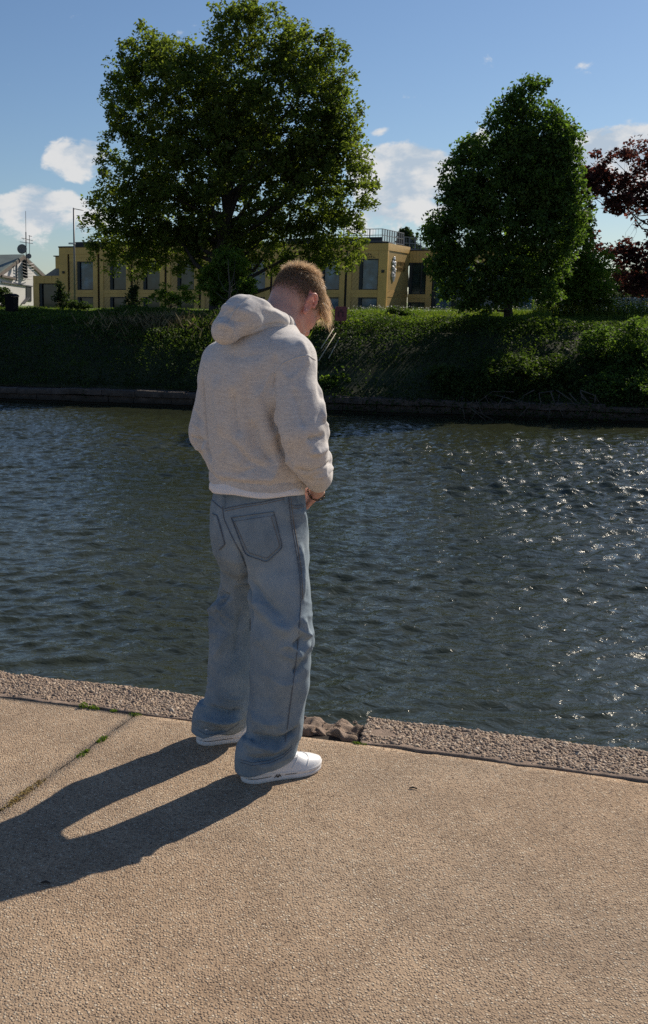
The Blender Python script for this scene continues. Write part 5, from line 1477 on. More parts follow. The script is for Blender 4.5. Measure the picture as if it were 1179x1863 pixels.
def build_hoodie():
    g = Field((-0.06, 3.05, 0.90), (0.80, 3.95, 1.72), 0.0042)
    g.stack([(*(0.316, 3.530, 1.020), .172, .128), (*(0.316, 3.530, 1.037), .180, .136), (*(0.312, 3.530, 1.054), .188, .144),
             (*(0.305, 3.530, 1.088), .194, .150), (*(0.295, 3.530, 1.160), .192, .154), (*(0.286, 3.520, 1.273), .190, .152),
             (*(0.282, 3.510, 1.366), .188, .150), (*(0.291, 3.500, 1.430), .185, .142), (*(0.307, 3.490, 1.476), .16, .125),
             (*(0.325, 3.500, 1.519), .12, .10), (*(0.340, 3.510, 1.543), .085, .085)], TY, 0.0, e=2.25)
    up = V(0, 0, 1)
    g.cap(P_NECK - up * 0.04, R_SH + V(0, 0, -.005), 0.072, 0.080, 0.03)
    g.cap(P_NECK - up * 0.045, L_SH - TR * 0.0, 0.072, 0.076, 0.03)
    # right sleeve
    ra = [R_SH, V(*(0.410, 3.330, 1.327)), V(*(0.430, 3.300, 1.226)), V(*(0.454, 3.320, 1.149)), V(*(0.491, 3.390, 1.077)), V(*(0.508, 3.430, 1.047)), V(*(0.514, 3.455, 1.028))]
    rr = [0.080, 0.077, 0.077, 0.068, 0.053, 0.046, 0.036]
    for i in range(6): g.cap(ra[i], ra[i + 1], rr[i], rr[i + 1], 0.03 if i == 0 else 0.004)
    # bunched cloth at the elbow and above the cuff
    g.cap((0.473, 3.300, 1.247), (0.495, 3.315, 1.213), 0.034, 0.030, 0.012); g.cap((0.495, 3.315, 1.213), (0.450, 3.270, 1.184), 0.026, 0.022, 0.008)
    g.cap((0.511, 3.390, 1.117), (0.452, 3.320, 1.099), 0.036, 0.030, 0.008); g.cap((0.459, 3.320, 1.096), (0.425, 3.330, 1.105), 0.028, 0.020, 0.006)
    g.cap((0.522, 3.430, 1.067), (0.487, 3.380, 1.050), 0.034, 0.026, 0.006)
    # left sleeve
    la = [L_SH, V(*(0.176, 3.660, 1.288)), V(*(0.150, 3.660, 1.176)), V(*(0.188, 3.700, 1.102)), V(*(0.300, 3.760, 1.017)), V(*(0.357, 3.760, 0.973))]
    lr = [0.076, 0.070, 0.070, 0.062, 0.052, 0.036]
    for i in range(5): g.cap(la[i], la[i + 1], lr[i], lr[i + 1], 0.03 if i == 0 else 0.004)
    v, f = g.mesh()
    v = relax(v, f, 2, 0.5)
    n = normals(v, f)
    # soft random drape, stronger low on the torso and on the sleeves
    nz = np_noise(v * V(1, 1, 0.55), 9, 3) - 0.5
    v = v + n * (0.012 * nz)[:, None]
    v = v + n * (0.005 * (np_noise(v * V(1, 1, 0.8), 22, 7) - 0.5))[:, None]
    F = [  # (pixel-free world paths, width, amplitude)
        ([(0.336, 3.270, 1.367), (0.337, 3.270, 1.264), (0.358, 3.270, 1.194), (0.389, 3.300, 1.123)], 0.016, -0.016),
        ([(0.292, 3.300, 1.381), (0.309, 3.300, 1.260), (0.352, 3.320, 1.134)], 0.030, 0.0170),
        ([(0.270, 3.320, 1.258), (0.299, 3.320, 1.170), (0.363, 3.330, 1.097)], 0.020, -0.0204),
        ([(0.195, 3.360, 1.200), (0.266, 3.340, 1.113), (0.356, 3.340, 1.074)], 0.018, -0.0136),
        ([(0.167, 3.380, 1.393), (0.173, 3.380, 1.287), (0.187, 3.380, 1.179)], 0.022, 0.0136),
        ([(0.219, 3.360, 1.359), (0.226, 3.360, 1.253), (0.248, 3.360, 1.182)], 0.020, -0.0119),
        ([(0.119, 3.500, 1.406), (0.128, 3.500, 1.275), (0.140, 3.500, 1.135), (0.158, 3.500, 1.079)], 0.012, -0.0238),
        # right sleeve creases
        ([(0.515, 3.340, 1.200), (0.480, 3.300, 1.191), (0.441, 3.270, 1.194)], 0.012, -0.0204),
        ([(0.527, 3.340, 1.164), (0.490, 3.300, 1.152), (0.452, 3.280, 1.155)], 0.012, 0.0170),
        ([(0.546, 3.380, 1.112), (0.506, 3.340, 1.092), (0.461, 3.330, 1.080), (0.416, 3.330, 1.097)], 0.009, -0.0221),
        ([(0.554, 3.400, 1.076), (0.521, 3.370, 1.059), (0.487, 3.380, 1.039)], 0.008, -0.0170),
        ([(0.553, 3.400, 1.092), (0.519, 3.360, 1.075), (0.473, 3.350, 1.058)], 0.008, 0.0153),
        ([(0.478, 3.320, 1.380), (0.495, 3.320, 1.294), (0.507, 3.320, 1.237)], 0.014, 0.0136),
        ([(0.393, 3.270, 1.367), (0.420, 3.260, 1.291), (0.440, 3.260, 1.222)], 0.016, -0.0102),
        # left elbow
        ([(0.085, 3.600, 1.160), (0.109, 3.560, 1.152), (0.146, 3.550, 1.157)], 0.009, -0.012),
        ([(0.095, 3.600, 1.122), (0.122, 3.560, 1.127), (0.154, 3.550, 1.123)], 0.010, 0.006),
        ([(0.094, 3.600, 1.265), (0.112, 3.560, 1.231), (0.134, 3.550, 1.214)], 0.012, -0.007),
    ]
    F += [([(0.211, 3.400, 1.427), (0.221, 3.400, 1.249), (0.253, 3.400, 1.086)], 0.030, 0.010), ([(0.258, 3.360, 1.412), (0.267, 3.340, 1.256), (0.300, 3.320, 1.116)], 0.022, -0.010),
          ([(0.156, 3.450, 1.059), (0.216, 3.380, 1.056), (0.303, 3.340, 1.056), (0.408, 3.330, 1.069)], 0.012, 0.008), ([(0.176, 3.400, 1.462), (0.245, 3.380, 1.445), (0.329, 3.340, 1.465)], 0.025, -0.006),
          ([(0.234, 3.380, 1.067), (0.302, 3.340, 1.095), (0.372, 3.330, 1.104)], 0.010, -0.008), ([(0.426, 3.360, 1.513), (0.441, 3.320, 1.466), (0.450, 3.300, 1.419)], 0.014, 0.006),
          ([(0.342, 3.300, 1.467), (0.338, 3.280, 1.400), (0.330, 3.280, 1.331)], 0.012, -0.010)]
    v = folds(v, f, n, F)
    v = gathers(v, f, n, [((0.514, 3.330, 1.187), .07), ((0.516, 3.400, 1.068), .06), ((0.434, 3.330, 1.097), .05), ((0.099, 3.620, 1.148), .06)], 16, 0.012, 301, (1, 1, 1.6), 0.5)
    v = gathers(v, f, n, [((0.354, 3.330, 1.097), .10), ((0.199, 3.400, 1.067), .09), ((0.334, 3.280, 1.366), .06), ((0.420, 3.280, 1.366), .08)], 11, 0.010, 302, (1.5, 1.5, 0.7), 0.5)
    v = relax(v, f, 1, 0.3)
    o = mesh_obj('hoodie', v, f, M_HOOD, person, True)
    bvh = BVHTree.FromPolygons(v.tolist(), f.tolist())
    # ribbed hem band and cuff edge
    return v, f, o, bvh
HV, HF, hoodie_o, H_BVH = build_hoodie()

def drape(bvh, pts, wd, lift, name, mat, parent, steps=8, rib=None):
    """a strip of cloth or seam laid on a surface: the path is dropped onto it from outside"""
    path = []
    for i in range(len(pts) - 1):
        a, b = np.array(pts[i], float), np.array(pts[i + 1], float)
        for k in range(steps): path.append(a + (b - a) * k / steps)
    path.append(np.array(pts[-1], float))
    hits = []
    for p in path:
        d = p - CAMV; d /= np.linalg.norm(d)
        h = surf(bvh, p - d * 0.6, d)
        if h is not None: hits.append(h)
    good = hits[:1]
    for h in hits[1:]:                    # stop where the line would leap across a gap
        if np.linalg.norm(h[0] - good[-1][0]) < 0.035: good.append(h)
        elif len(good) > 3: break
        else: good = [h]
    hits = good
    if len(hits) < 2: return None
    for _ in range(1):
        hp = [hits[0][0]] + [(hits[i - 1][0] + 2 * hits[i][0] + hits[i + 1][0]) / 4 for i in range(1, len(hits) - 1)] + [hits[-1][0]]
        hits = [(a, h[1]) for a, h in zip(hp, hits)]
    vs = []; fs = []
    for i, (p, nn) in enumerate(hits):
        if nn @ (CAMV - p) < 0: nn = -nn
        t = hits[min(i + 1, len(hits) - 1)][0] - hits[max(i - 1, 0)][0]; t /= np.linalg.norm(t) + 1e-9
        c = np.cross(t, nn); c /= np.linalg.norm(c) + 1e-9
        vs += [p - c * wd / 2 - nn * 0.003, p - c * wd * 0.3 + nn * lift, p + c * wd * 0.3 + nn * lift, p + c * wd / 2 - nn * 0.003]
    for i in range(len(hits) - 1):
        for k in range(3):
            a = 4 * i + k; fs.append((a, a + 1, a + 5, a + 4))
    return mesh_obj(name, vs, fs, mat, parent, True)

drape(H_BVH, [(0.336, 3.300, 1.356), (0.344, 3.300, 1.399), (0.369, 3.300, 1.433), (0.411, 3.300, 1.450), (0.446, 3.300, 1.457), (0.470, 3.300, 1.442)], 0.007, 0.0012, 'shoulder_seam', M_HOOD, hoodie_o)

def build_hood():
    g = Field((0.05, 3.15, 1.40), (0.62, 3.80, 1.74), 0.0040)
    a = V(*(0.195, 3.385, 1.532)); b = V(*(0.241, 3.400, 1.578)); c = V(*(0.299, 3.420, 1.578)); d = V(*(0.375, 3.430, 1.556))
    g.chain([a, b, c, d], [0.050, 0.056, 0.045, 0.028], 0.03)
    # collar round the neck
    ring = []
    e1 = TR; e2 = TF * 0.92 - V(0, 0, 0.40)
    c0 = V(*(0.331, 3.510, 1.565))
    for th in np.linspace(0, 2 * math.pi, 17): ring.append(c0 + e1 * 0.080 * math.cos(th) + e2 * 0.082 * math.sin(th))
    g.chain(ring, [0.022] * 17, 0.012)
    g.cap(c0 - TF * 0.05, b + V(0.02, 0, 0.0), 0.05, 0.055, 0.03)
    v, f = g.mesh(); v = relax(v, f, 2, 0.5); n = normals(v, f)
    v = v + n * (0.012 * (np_noise(v, 16, 11) - 0.5))[:, None]
    v = folds(v, f, n, [
        ([(0.261, 3.360, 1.639), (0.232, 3.330, 1.615), (0.211, 3.320, 1.591), (0.187, 3.320, 1.578)], 0.010, -0.005),
        ([(0.254, 3.380, 1.644), (0.293, 3.360, 1.627), (0.347, 3.380, 1.601)], 0.012, 0.004), ([(0.165, 3.360, 1.601), (0.196, 3.330, 1.605), (0.238, 3.320, 1.591), (0.290, 3.320, 1.578)], 0.014, 0.008),
        ([(0.155, 3.300, 1.573), (0.186, 3.300, 1.578), (0.220, 3.300, 1.558), (0.263, 3.300, 1.555)], 0.010, -0.006),
        ([(0.157, 3.340, 1.553), (0.191, 3.320, 1.547), (0.222, 3.320, 1.534)], 0.012, 0.010),
        ([(0.265, 3.320, 1.525), (0.310, 3.340, 1.544), (0.364, 3.360, 1.554), (0.398, 3.380, 1.546)], 0.007, -0.008),
        ([(0.291, 3.340, 1.601), (0.345, 3.360, 1.588), (0.387, 3.380, 1.564)], 0.010, 0.004)])
    v = gathers(v, f, n, [((0.213, 3.330, 1.584), .09), ((0.311, 3.360, 1.576), .08)], 13, 0.004, 303, (1, 1, 1), -0.6)
    o = mesh_obj('hood', v, f, M_HOOD, hoodie_o, True)
    hb = BVHTree.FromPolygons(v.tolist(), f.tolist())
    drape(hb, [(0.344, 3.400, 1.617), (0.370, 3.400, 1.601), (0.392, 3.400, 1.582), (0.403, 3.400, 1.563), (0.402, 3.400, 1.550)], 0.012, 0.0025, 'hood_hem', M_HOOD, o)
    drape(hb, [(0.270, 3.400, 1.635), (0.244, 3.400, 1.613), (0.218, 3.400, 1.584), (0.196, 3.400, 1.545), (0.185, 3.400, 1.511)], 0.006, 0.0015, 'hood_seam', M_HOOD, o)
    return o
build_hood()

# ribbed hem band: vertical ribs round the bottom of the hoodie
def build_band():
    ys = (892, 889, 882, 875, 870)
    S0 = V(*(0.318, 3.530, 1.010)); S1 = V(*(0.314, 3.530, 1.050))
    vs = []; fs = []; n = 260; rows = 7
    for r in range(rows):
        u = r / (rows - 1); c = S0 * (1 - u) + S1 * u
        for k in range(n):
            th = 2 * math.pi * k / n
            rad = 1 + (0.008 if k % 2 else -0.002) + 0.008 * math.sin(math.pi * u) - 0.03 * u * u
            a, b = .181 * rad, .137 * rad
            ct, st = math.cos(th), math.sin(th); e = 2 / 2.4
            p = c + TR * a * math.copysign(abs(ct) ** e, ct) + TF * b * math.copysign(abs(st) ** e, st)
            vs.append(p)
    for r in range(rows - 1):
        for k in range(n):
            k2 = (k + 1) % n; fs.append((r * n + k, r * n + k2, (r + 1) * n + k2, (r + 1) * n + k))
    return mesh_obj('hem_band', vs, fs, M_HOOD, hoodie_o, True)
build_band()

# ---------------- t-shirt hem
def build_tee():
    vs = []; fs = []; n = 120; rows = 8
    top = V(*(0.316, 3.530, 1.028)); bot = V(*(0.315, 3.530, 0.985))
    for r in range(rows):
        u = r / (rows - 1); c = top * (1 - u) + bot * u
        for k in range(n):
            th = 2 * math.pi * k / n; ct, st = math.cos(th), math.sin(th)
            fl = 0.94 + 0.09 * min(1, u * 1.6) + 0.014 * u * math.sin(th * 7 + 1) + 0.008 * u * math.sin(th * 15)
            a, b = .179 * fl, .136 * fl
            p = c + TR * a * ct + TF * b * st + V(0, 0, u * (0.003 * math.sin(th * 5 + 2) + 0.008 * ct))
            vs.append(p)
    for r in range(rows - 1):
        for k in range(n):
            k2 = (k + 1) % n; fs.append((r * n + k, (r + 1) * n + k, (r + 1) * n + k2, r * n + k2))
    o = mesh_obj('t_shirt', vs, fs, M_TEE, person, True)
    m = o.modifiers.new('thick', 'SOLIDIFY'); m.thickness = 0.004; m.offset = 1
    return o
build_tee()

# ---------------- jeans
def build_jeans():
    g = Field((-0.02, 3.05, 0.0), (0.80, 3.98, 1.00), 0.0042)
    g.stack([(*(0.320, 3.530, 1.005), .170, .124), (*(0.321, 3.530, 0.970), .178, .128), (*(0.320, 3.530, 0.912), .184, .138), (*(0.324, 3.530, 0.835), .188, .146),
             (*(0.329, 3.530, 0.756), .186, .140), (*(0.330, 3.530, 0.701), .160, .105), (*(0.335, 3.530, 0.662), .11, .06)], TY, 0.0, e=2.2)
    rl = [V(*(0.366, 3.460, 0.822)), V(*(0.384, 3.420, 0.688)), V(*(0.395, 3.380, 0.526)), V(*(0.394, 3.380, 0.349)), V(*(0.381, 3.385, 0.198)), V(*(0.373, 3.385, 0.135))]
    g.chain(rl, [0.112, 0.104, 0.101, 0.098, 0.096, 0.090], 0.02)
    ll = [V(*(0.288, 3.600, 0.789)), V(*(0.291, 3.650, 0.625)), V(*(0.269, 3.700, 0.475)), V(*(0.258, 3.700, 0.272)), V(*(0.247, 3.690, 0.167)), V(*(0.233, 3.685, 0.117))]
    g.chain(ll, [0.100, 0.084, 0.098, 0.096, 0.094, 0.088], 0.02)
    g.cap((0.422, 3.360, 0.529), (0.482, 3.410, 0.485), 0.040, 0.034, 0.012)
    # stacked hems over the shoes
    up = V(0, 0, 1); fd = V(math.cos(R(20)), math.sin(R(20)), 0)
    for an, s in ((V(0.330, 3.372, 0.0), 1), (V(0.185, 3.69, 0.0), -1)):
        fn = np.cross(fd, up)
        def hem(X, Y, Z, an=an):
            px, py = X - an[0], Y - an[1]
            u = (px * fd[0] + py * fd[1] - 0.022) / 0.106; w_ = (px * fn[0] + py * fn[1]) / 0.080
            zz = np.clip((Z - 0.085) / 0.07, 0, 1); u = u / (1 - 0.25 * zz * zz); w_ = w_ / (1 - 0.20 * zz * zz)
            lowcut = 0.050 + np.clip((px * fd[0] + py * fd[1]), -0.06, 0.14) * 0.30      # hem rises over the instep
            r = np.sqrt(u * u + w_ * w_)
            d = (r - 1) * 0.080
            return np.maximum(d, np.maximum(lowcut - Z, Z - 0.150))
        g.put(hem, an - 0.13 + V(0, 0, 0.13), an + 0.13 + V(0, 0, 0.06), 0.010)
    # cut whatever hangs below the hem line
    v, f = g.mesh(); v = relax(v, f, 2, 0.5); n = normals(v, f)
    nz = np_noise(v * V(1, 1, 0.6), 10, 21) - 0.5
    v = v + n * (0.010 * nz)[:, None]
    v = v + n * (0.005 * (np_noise(v * V(1, 1, 0.7), 26, 23) - 0.5))[:, None]
    F = [
        # between the legs / seat
        ([(0.235, 3.400, 0.835), (0.264, 3.420, 0.726), (0.293, 3.450, 0.621), (0.307, 3.500, 0.487)], 0.016, -0.0308),
        ([(0.285, 3.360, 0.675), (0.321, 3.340, 0.615), (0.376, 3.330, 0.561), (0.433, 3.340, 0.529)], 0.018, 0.0168),
        ([(0.275, 3.360, 0.723), (0.329, 3.340, 0.653), (0.403, 3.330, 0.590)], 0.020, -0.0140),
        ([(0.458, 3.360, 0.590), (0.474, 3.360, 0.533), (0.482, 3.360, 0.504)], 0.014, 0.0168),
        ([(0.484, 3.380, 0.526), (0.452, 3.340, 0.504), (0.424, 3.330, 0.485)], 0.010, -0.0168),
        ([(0.496, 3.380, 0.497), (0.463, 3.350, 0.468), (0.434, 3.330, 0.446)], 0.012, 0.0140),
        ([(0.487, 3.380, 0.438), (0.456, 3.350, 0.410), (0.426, 3.330, 0.398)], 0.012, -0.0112),
        ([(0.330, 3.320, 0.526), (0.351, 3.320, 0.391), (0.345, 3.320, 0.255)], 0.025, -0.0084),
        ([(0.447, 3.380, 0.850), (0.460, 3.360, 0.742), (0.460, 3.360, 0.628)], 0.012, 0.0112),
        # right hem stack
        ([(0.283, 3.300, 0.204), (0.326, 3.290, 0.179), (0.382, 3.300, 0.168), (0.440, 3.320, 0.186), (0.463, 3.360, 0.202)], 0.014, -0.0308),
        ([(0.273, 3.300, 0.174), (0.302, 3.290, 0.153), (0.373, 3.290, 0.145), (0.431, 3.320, 0.152)], 0.016, 0.0196),
        ([(0.332, 3.290, 0.133), (0.382, 3.290, 0.137), (0.420, 3.300, 0.129)], 0.008, -0.0140),
        ([(0.263, 3.300, 0.120), (0.309, 3.290, 0.105), (0.373, 3.290, 0.109), (0.430, 3.330, 0.119)], 0.012, -0.0140),
        ([(0.289, 3.310, 0.258), (0.334, 3.290, 0.232), (0.429, 3.320, 0.235)], 0.016, 0.0098),
        # left hem stack
        ([(0.155, 3.600, 0.181), (0.192, 3.580, 0.160), (0.242, 3.580, 0.147), (0.291, 3.600, 0.160)], 0.014, -0.0280),
        ([(0.127, 3.600, 0.143), (0.163, 3.580, 0.121), (0.223, 3.580, 0.113), (0.284, 3.600, 0.126)], 0.016, 0.0168),
        ([(0.127, 3.600, 0.085), (0.173, 3.580, 0.074), (0.233, 3.580, 0.079)], 0.010, -0.0140),
        ([(0.145, 3.600, 0.329), (0.169, 3.580, 0.460), (0.166, 3.580, 0.542)], 0.020, 0.0112),
        ([(0.159, 3.600, 0.536), (0.185, 3.560, 0.599), (0.213, 3.540, 0.625)], 0.016, -0.0196),
        ([(0.151, 3.600, 0.516), (0.180, 3.560, 0.558), (0.218, 3.540, 0.584)], 0.014, 0.0168),
        ([(0.273, 3.550, 0.572), (0.255, 3.550, 0.470), (0.247, 3.550, 0.347)], 0.018, -0.0112),
    ]
    v = folds(v, f, n, F)
    v = gathers(v, f, n, [((0.463, 3.380, 0.497), .10), ((0.188, 3.600, 0.557), .08), ((0.260, 3.400, 0.693), .07)], 12, 0.014, 311, (1, 1, 1.8), 0.5)
    v = gathers(v, f, n, [((0.358, 3.330, 0.151), .10), ((0.203, 3.600, 0.139), .10)], 15, 0.014, 312, (0.8, 0.8, 2.0), -0.1)
    v = gathers(v, f, n, [((0.463, 3.450, 0.929), .08), ((0.311, 3.330, 0.599), .14), ((0.409, 3.330, 0.329), .14), ((0.201, 3.600, 0.350), .14)], 8, 0.010, 313, (1.3, 1.3, 0.8), 0.6)
    v = relax(v, f, 1, 0.3)
    o = mesh_obj('jeans', v, f, M_DENIM, person, True)
    # wear: paler seat and thigh, darker along the seams
    pale = np.zeros(len(v)); dark = np.zeros(len(v))
    sp = [(0.409, 3.400, 0.985), (0.433, 3.380, 0.831), (0.448, 3.360, 0.742), (0.455, 3.350, 0.650), (0.450, 3.340, 0.577), (0.444, 3.340, 0.462), (0.432, 3.340, 0.345), (0.421, 3.340, 0.227), (0.412, 3.330, 0.151)]
    d1, _ = seg_dist(v, sp); pk_ = np_noise(v * V(1, 1, 4), 45, 77)
    dark = 0.5 * np.exp(-(d1 / 0.02) ** 2) * (pk_ > 0.5)
    for c, r, am in (((0.308, 3.350, 0.838), 0.11, .35), ((0.374, 3.330, 0.656), 0.10, .28), ((0.425, 3.330, 0.446), .12, .15), ((0.197, 3.450, 0.776), .07, .3)):
        d = np.linalg.norm((v - V(*c)) * V(1, 1, 0.6), axis=1); pale += am * np.exp(-(d / r) ** 2)
    at = o.data.color_attributes.new('tone', 'FLOAT_COLOR', 'POINT')
    cc = np.zeros((len(v), 4), np.float32); cc[:, 0] = np.clip(pale * (0.6 + 0.8 * np_noise(v, 30, 31)), 0, .7); cc[:, 1] = dark; cc[:, 3] = 1
    at.data.foreach_set('color', cc.ravel())
    return v, f, o, BVHTree.FromPolygons(v.tolist(), f.tolist())
JV, JF, jeans_o, J_BVH = build_jeans()

def jd(name, pts, wd, lift, mat, par=None): return drape(J_BVH, pts, wd, lift, name, mat, par or jeans_o)
def poly_patch(name, corners, lift, mat, parent, nu=14, nv=14):
    """a sewn-on patch: corners a,b,c,d bilinear plus a pointed bottom, laid on the jeans"""
    a, b, c, d = [np.array(q, float) for q in corners[:4]]; tip = np.array(corners[4], float) if len(corners) > 4 else None
    vs = []; fs = []
    for j in range(nv + 1):
        for i in range(nu + 1):
            u, w_ = i / nu, j / nv
            lowr = d * (1 - u) + c * u
            if tip is not None:
                mid = (c + d) / 2; lowr = lowr + (tip - mid) * (1 - abs(2 * u - 1))
            p = (a * (1 - u) + b * u) * (1 - w_) + lowr * w_
            dd = p - CAMV; dd /= np.linalg.norm(dd)
            h = surf(J_BVH, p - dd * 0.6, dd)
            q, nn = h if h is not None else (p, -dd)
            if nn @ dd > 0: nn = -nn
            edge = min(i, nu - i, j, nv - j)
            vs.append(q + nn * (lift if edge > 0 else -0.001))
    for j in range(nv):
        for i in range(nu):
            k = j * (nu + 1) + i; fs.append((k, k + nu + 1, k + nu + 2, k + 1))
    o = mesh_obj(name, vs, fs, mat, parent, True)
    at = o.data.color_attributes.new('tone', 'FLOAT_COLOR', 'POINT')
    cc = np.zeros((len(vs), 4), np.float32); cc[:, 3] = 1
    A_ = np.array(vs); cen = A_.mean(0); cc[:, 0] = 0.35 * np_noise(A_, 25, 5) * np.exp(-(np.linalg.norm(A_ - cen, axis=1) / 0.08) ** 2) * 1.6
    at.data.foreach_set('color', cc.ravel())
    return o

# back pockets
pk = poly_patch('back_pocket', [(0.224, 3.420, 0.910), (0.362, 3.420, 0.931), (0.394, 3.420, 0.810), (0.274, 3.420, 0.787), (0.345, 3.420, 0.761)], 0.003, M_DENIM, jeans_o)
for line in ([(0.222, 3.420, 0.912), (0.364, 3.420, 0.933)], [(0.226, 3.420, 0.898), (0.364, 3.420, 0.920)],
             [(0.364, 3.420, 0.931), (0.396, 3.420, 0.810), (0.345, 3.420, 0.759), (0.273, 3.420, 0.785), (0.224, 3.420, 0.910)]):
    drape(J_BVH, line, 0.0024, 0.0044, 'stitching', M_THREAD, pk)
drape(J_BVH, [(0.355, 3.420, 0.916), (0.387, 3.420, 0.814), (0.345, 3.420, 0.772), (0.282, 3.420, 0.793), (0.236, 3.420, 0.895)], 0.0022, 0.0042, 'stitching', M_STITCH, pk)
pk2 = poly_patch('back_pocket', [(0.158, 3.420, 0.923), (0.175, 3.420, 0.919), (0.204, 3.420, 0.817), (0.181, 3.420, 0.817), (0.187, 3.420, 0.802)], 0.003, M_DENIM, jeans_o, 5, 12)
drape(J_BVH, [(0.160, 3.420, 0.925), (0.176, 3.420, 0.919), (0.204, 3.420, 0.821), (0.185, 3.420, 0.802)], 0.004, 0.0045, 'stitching', M_THREAD, pk2)
# yoke, centre seam, waistband seam, side seam, fly side
jd('yoke_seam', [(0.198, 3.420, 0.942), (0.257, 3.420, 0.955), (0.330, 3.420, 0.966), (0.401, 3.420, 0.983)], 0.0042, 0.0026, M_THREAD)
jd('yoke_seam', [(0.200, 3.420, 0.934), (0.257, 3.420, 0.947), (0.330, 3.420, 0.959), (0.403, 3.420, 0.976)], 0.003, 0.0016, M_STITCH)
jd('yoke_seam', [(0.154, 3.420, 0.975), (0.174, 3.420, 0.956), (0.195, 3.420, 0.940)], 0.0042, 0.0026, M_THREAD)
jd('centre_seam', [(0.196, 3.420, 0.986), (0.193, 3.420, 0.943), (0.199, 3.420, 0.906), (0.222, 3.420, 0.855), (0.250, 3.420, 0.802), (0.273, 3.420, 0.745)], 0.0042, 0.0026, M_THREAD)
jd('side_seam', [(0.412, 3.420, 0.981), (0.423, 3.420, 0.897), (0.438, 3.420, 0.822), (0.456, 3.420, 0.726), (0.464, 3.420, 0.630), (0.461, 3.420, 0.552), (0.455, 3.420, 0.434), (0.443, 3.420, 0.315), (0.431, 3.420, 0.193), (0.423, 3.420, 0.112)], 0.0042, 0.0026, M_THREAD)
jd('side_seam', [(0.419, 3.420, 0.981), (0.431, 3.420, 0.897), (0.446, 3.420, 0.822), (0.463, 3.420, 0.726), (0.470, 3.420, 0.630)], 0.0028, 0.0016, M_STITCH)
jd('front_pocket_edge', [(0.420, 3.420, 0.957), (0.440, 3.420, 0.953), (0.462, 3.420, 0.957)], 0.005, 0.002, M_THREAD)
jd('front_pocket_edge', [(0.422, 3.420, 0.948), (0.442, 3.420, 0.944), (0.464, 3.420, 0.950)], 0.003, 0.002, M_STITCH)
jd('inseam', [(0.306, 3.600, 0.537), (0.311, 3.600, 0.413), (0.304, 3.600, 0.329), (0.294, 3.600, 0.266), (0.279, 3.600, 0.214), (0.263, 3.600, 0.160)], 0.004, 0.0028, M_THREAD)
jd('hem_stitching', [(0.269, 3.420, 0.035), (0.312, 3.420, 0.023), (0.369, 3.420, 0.031), (0.417, 3.420, 0.054), (0.447, 3.420, 0.087)], 0.003, 0.0018, M_THREAD)
jd('hem_stitching', [(0.269, 3.420, 0.045), (0.311, 3.420, 0.033), (0.369, 3.420, 0.041), (0.417, 3.420, 0.064), (0.447, 3.420, 0.097)], 0.003, 0.0018, M_THREAD)
jd('hem_stitching', [(0.125, 3.600, 0.079), (0.154, 3.600, 0.059), (0.194, 3.600, 0.062), (0.234, 3.600, 0.075), (0.274, 3.600, 0.105)], 0.003, 0.0018, M_THREAD)
for q in ([(0.199, 3.420, 0.984), (0.198, 3.420, 0.949)], [(0.399, 3.420, 0.996), (0.403, 3.420, 0.961)], [(0.439, 3.420, 0.996), (0.442, 3.420, 0.963)]):
    jd('belt_loop', q, 0.013, 0.006, M_DENIM)

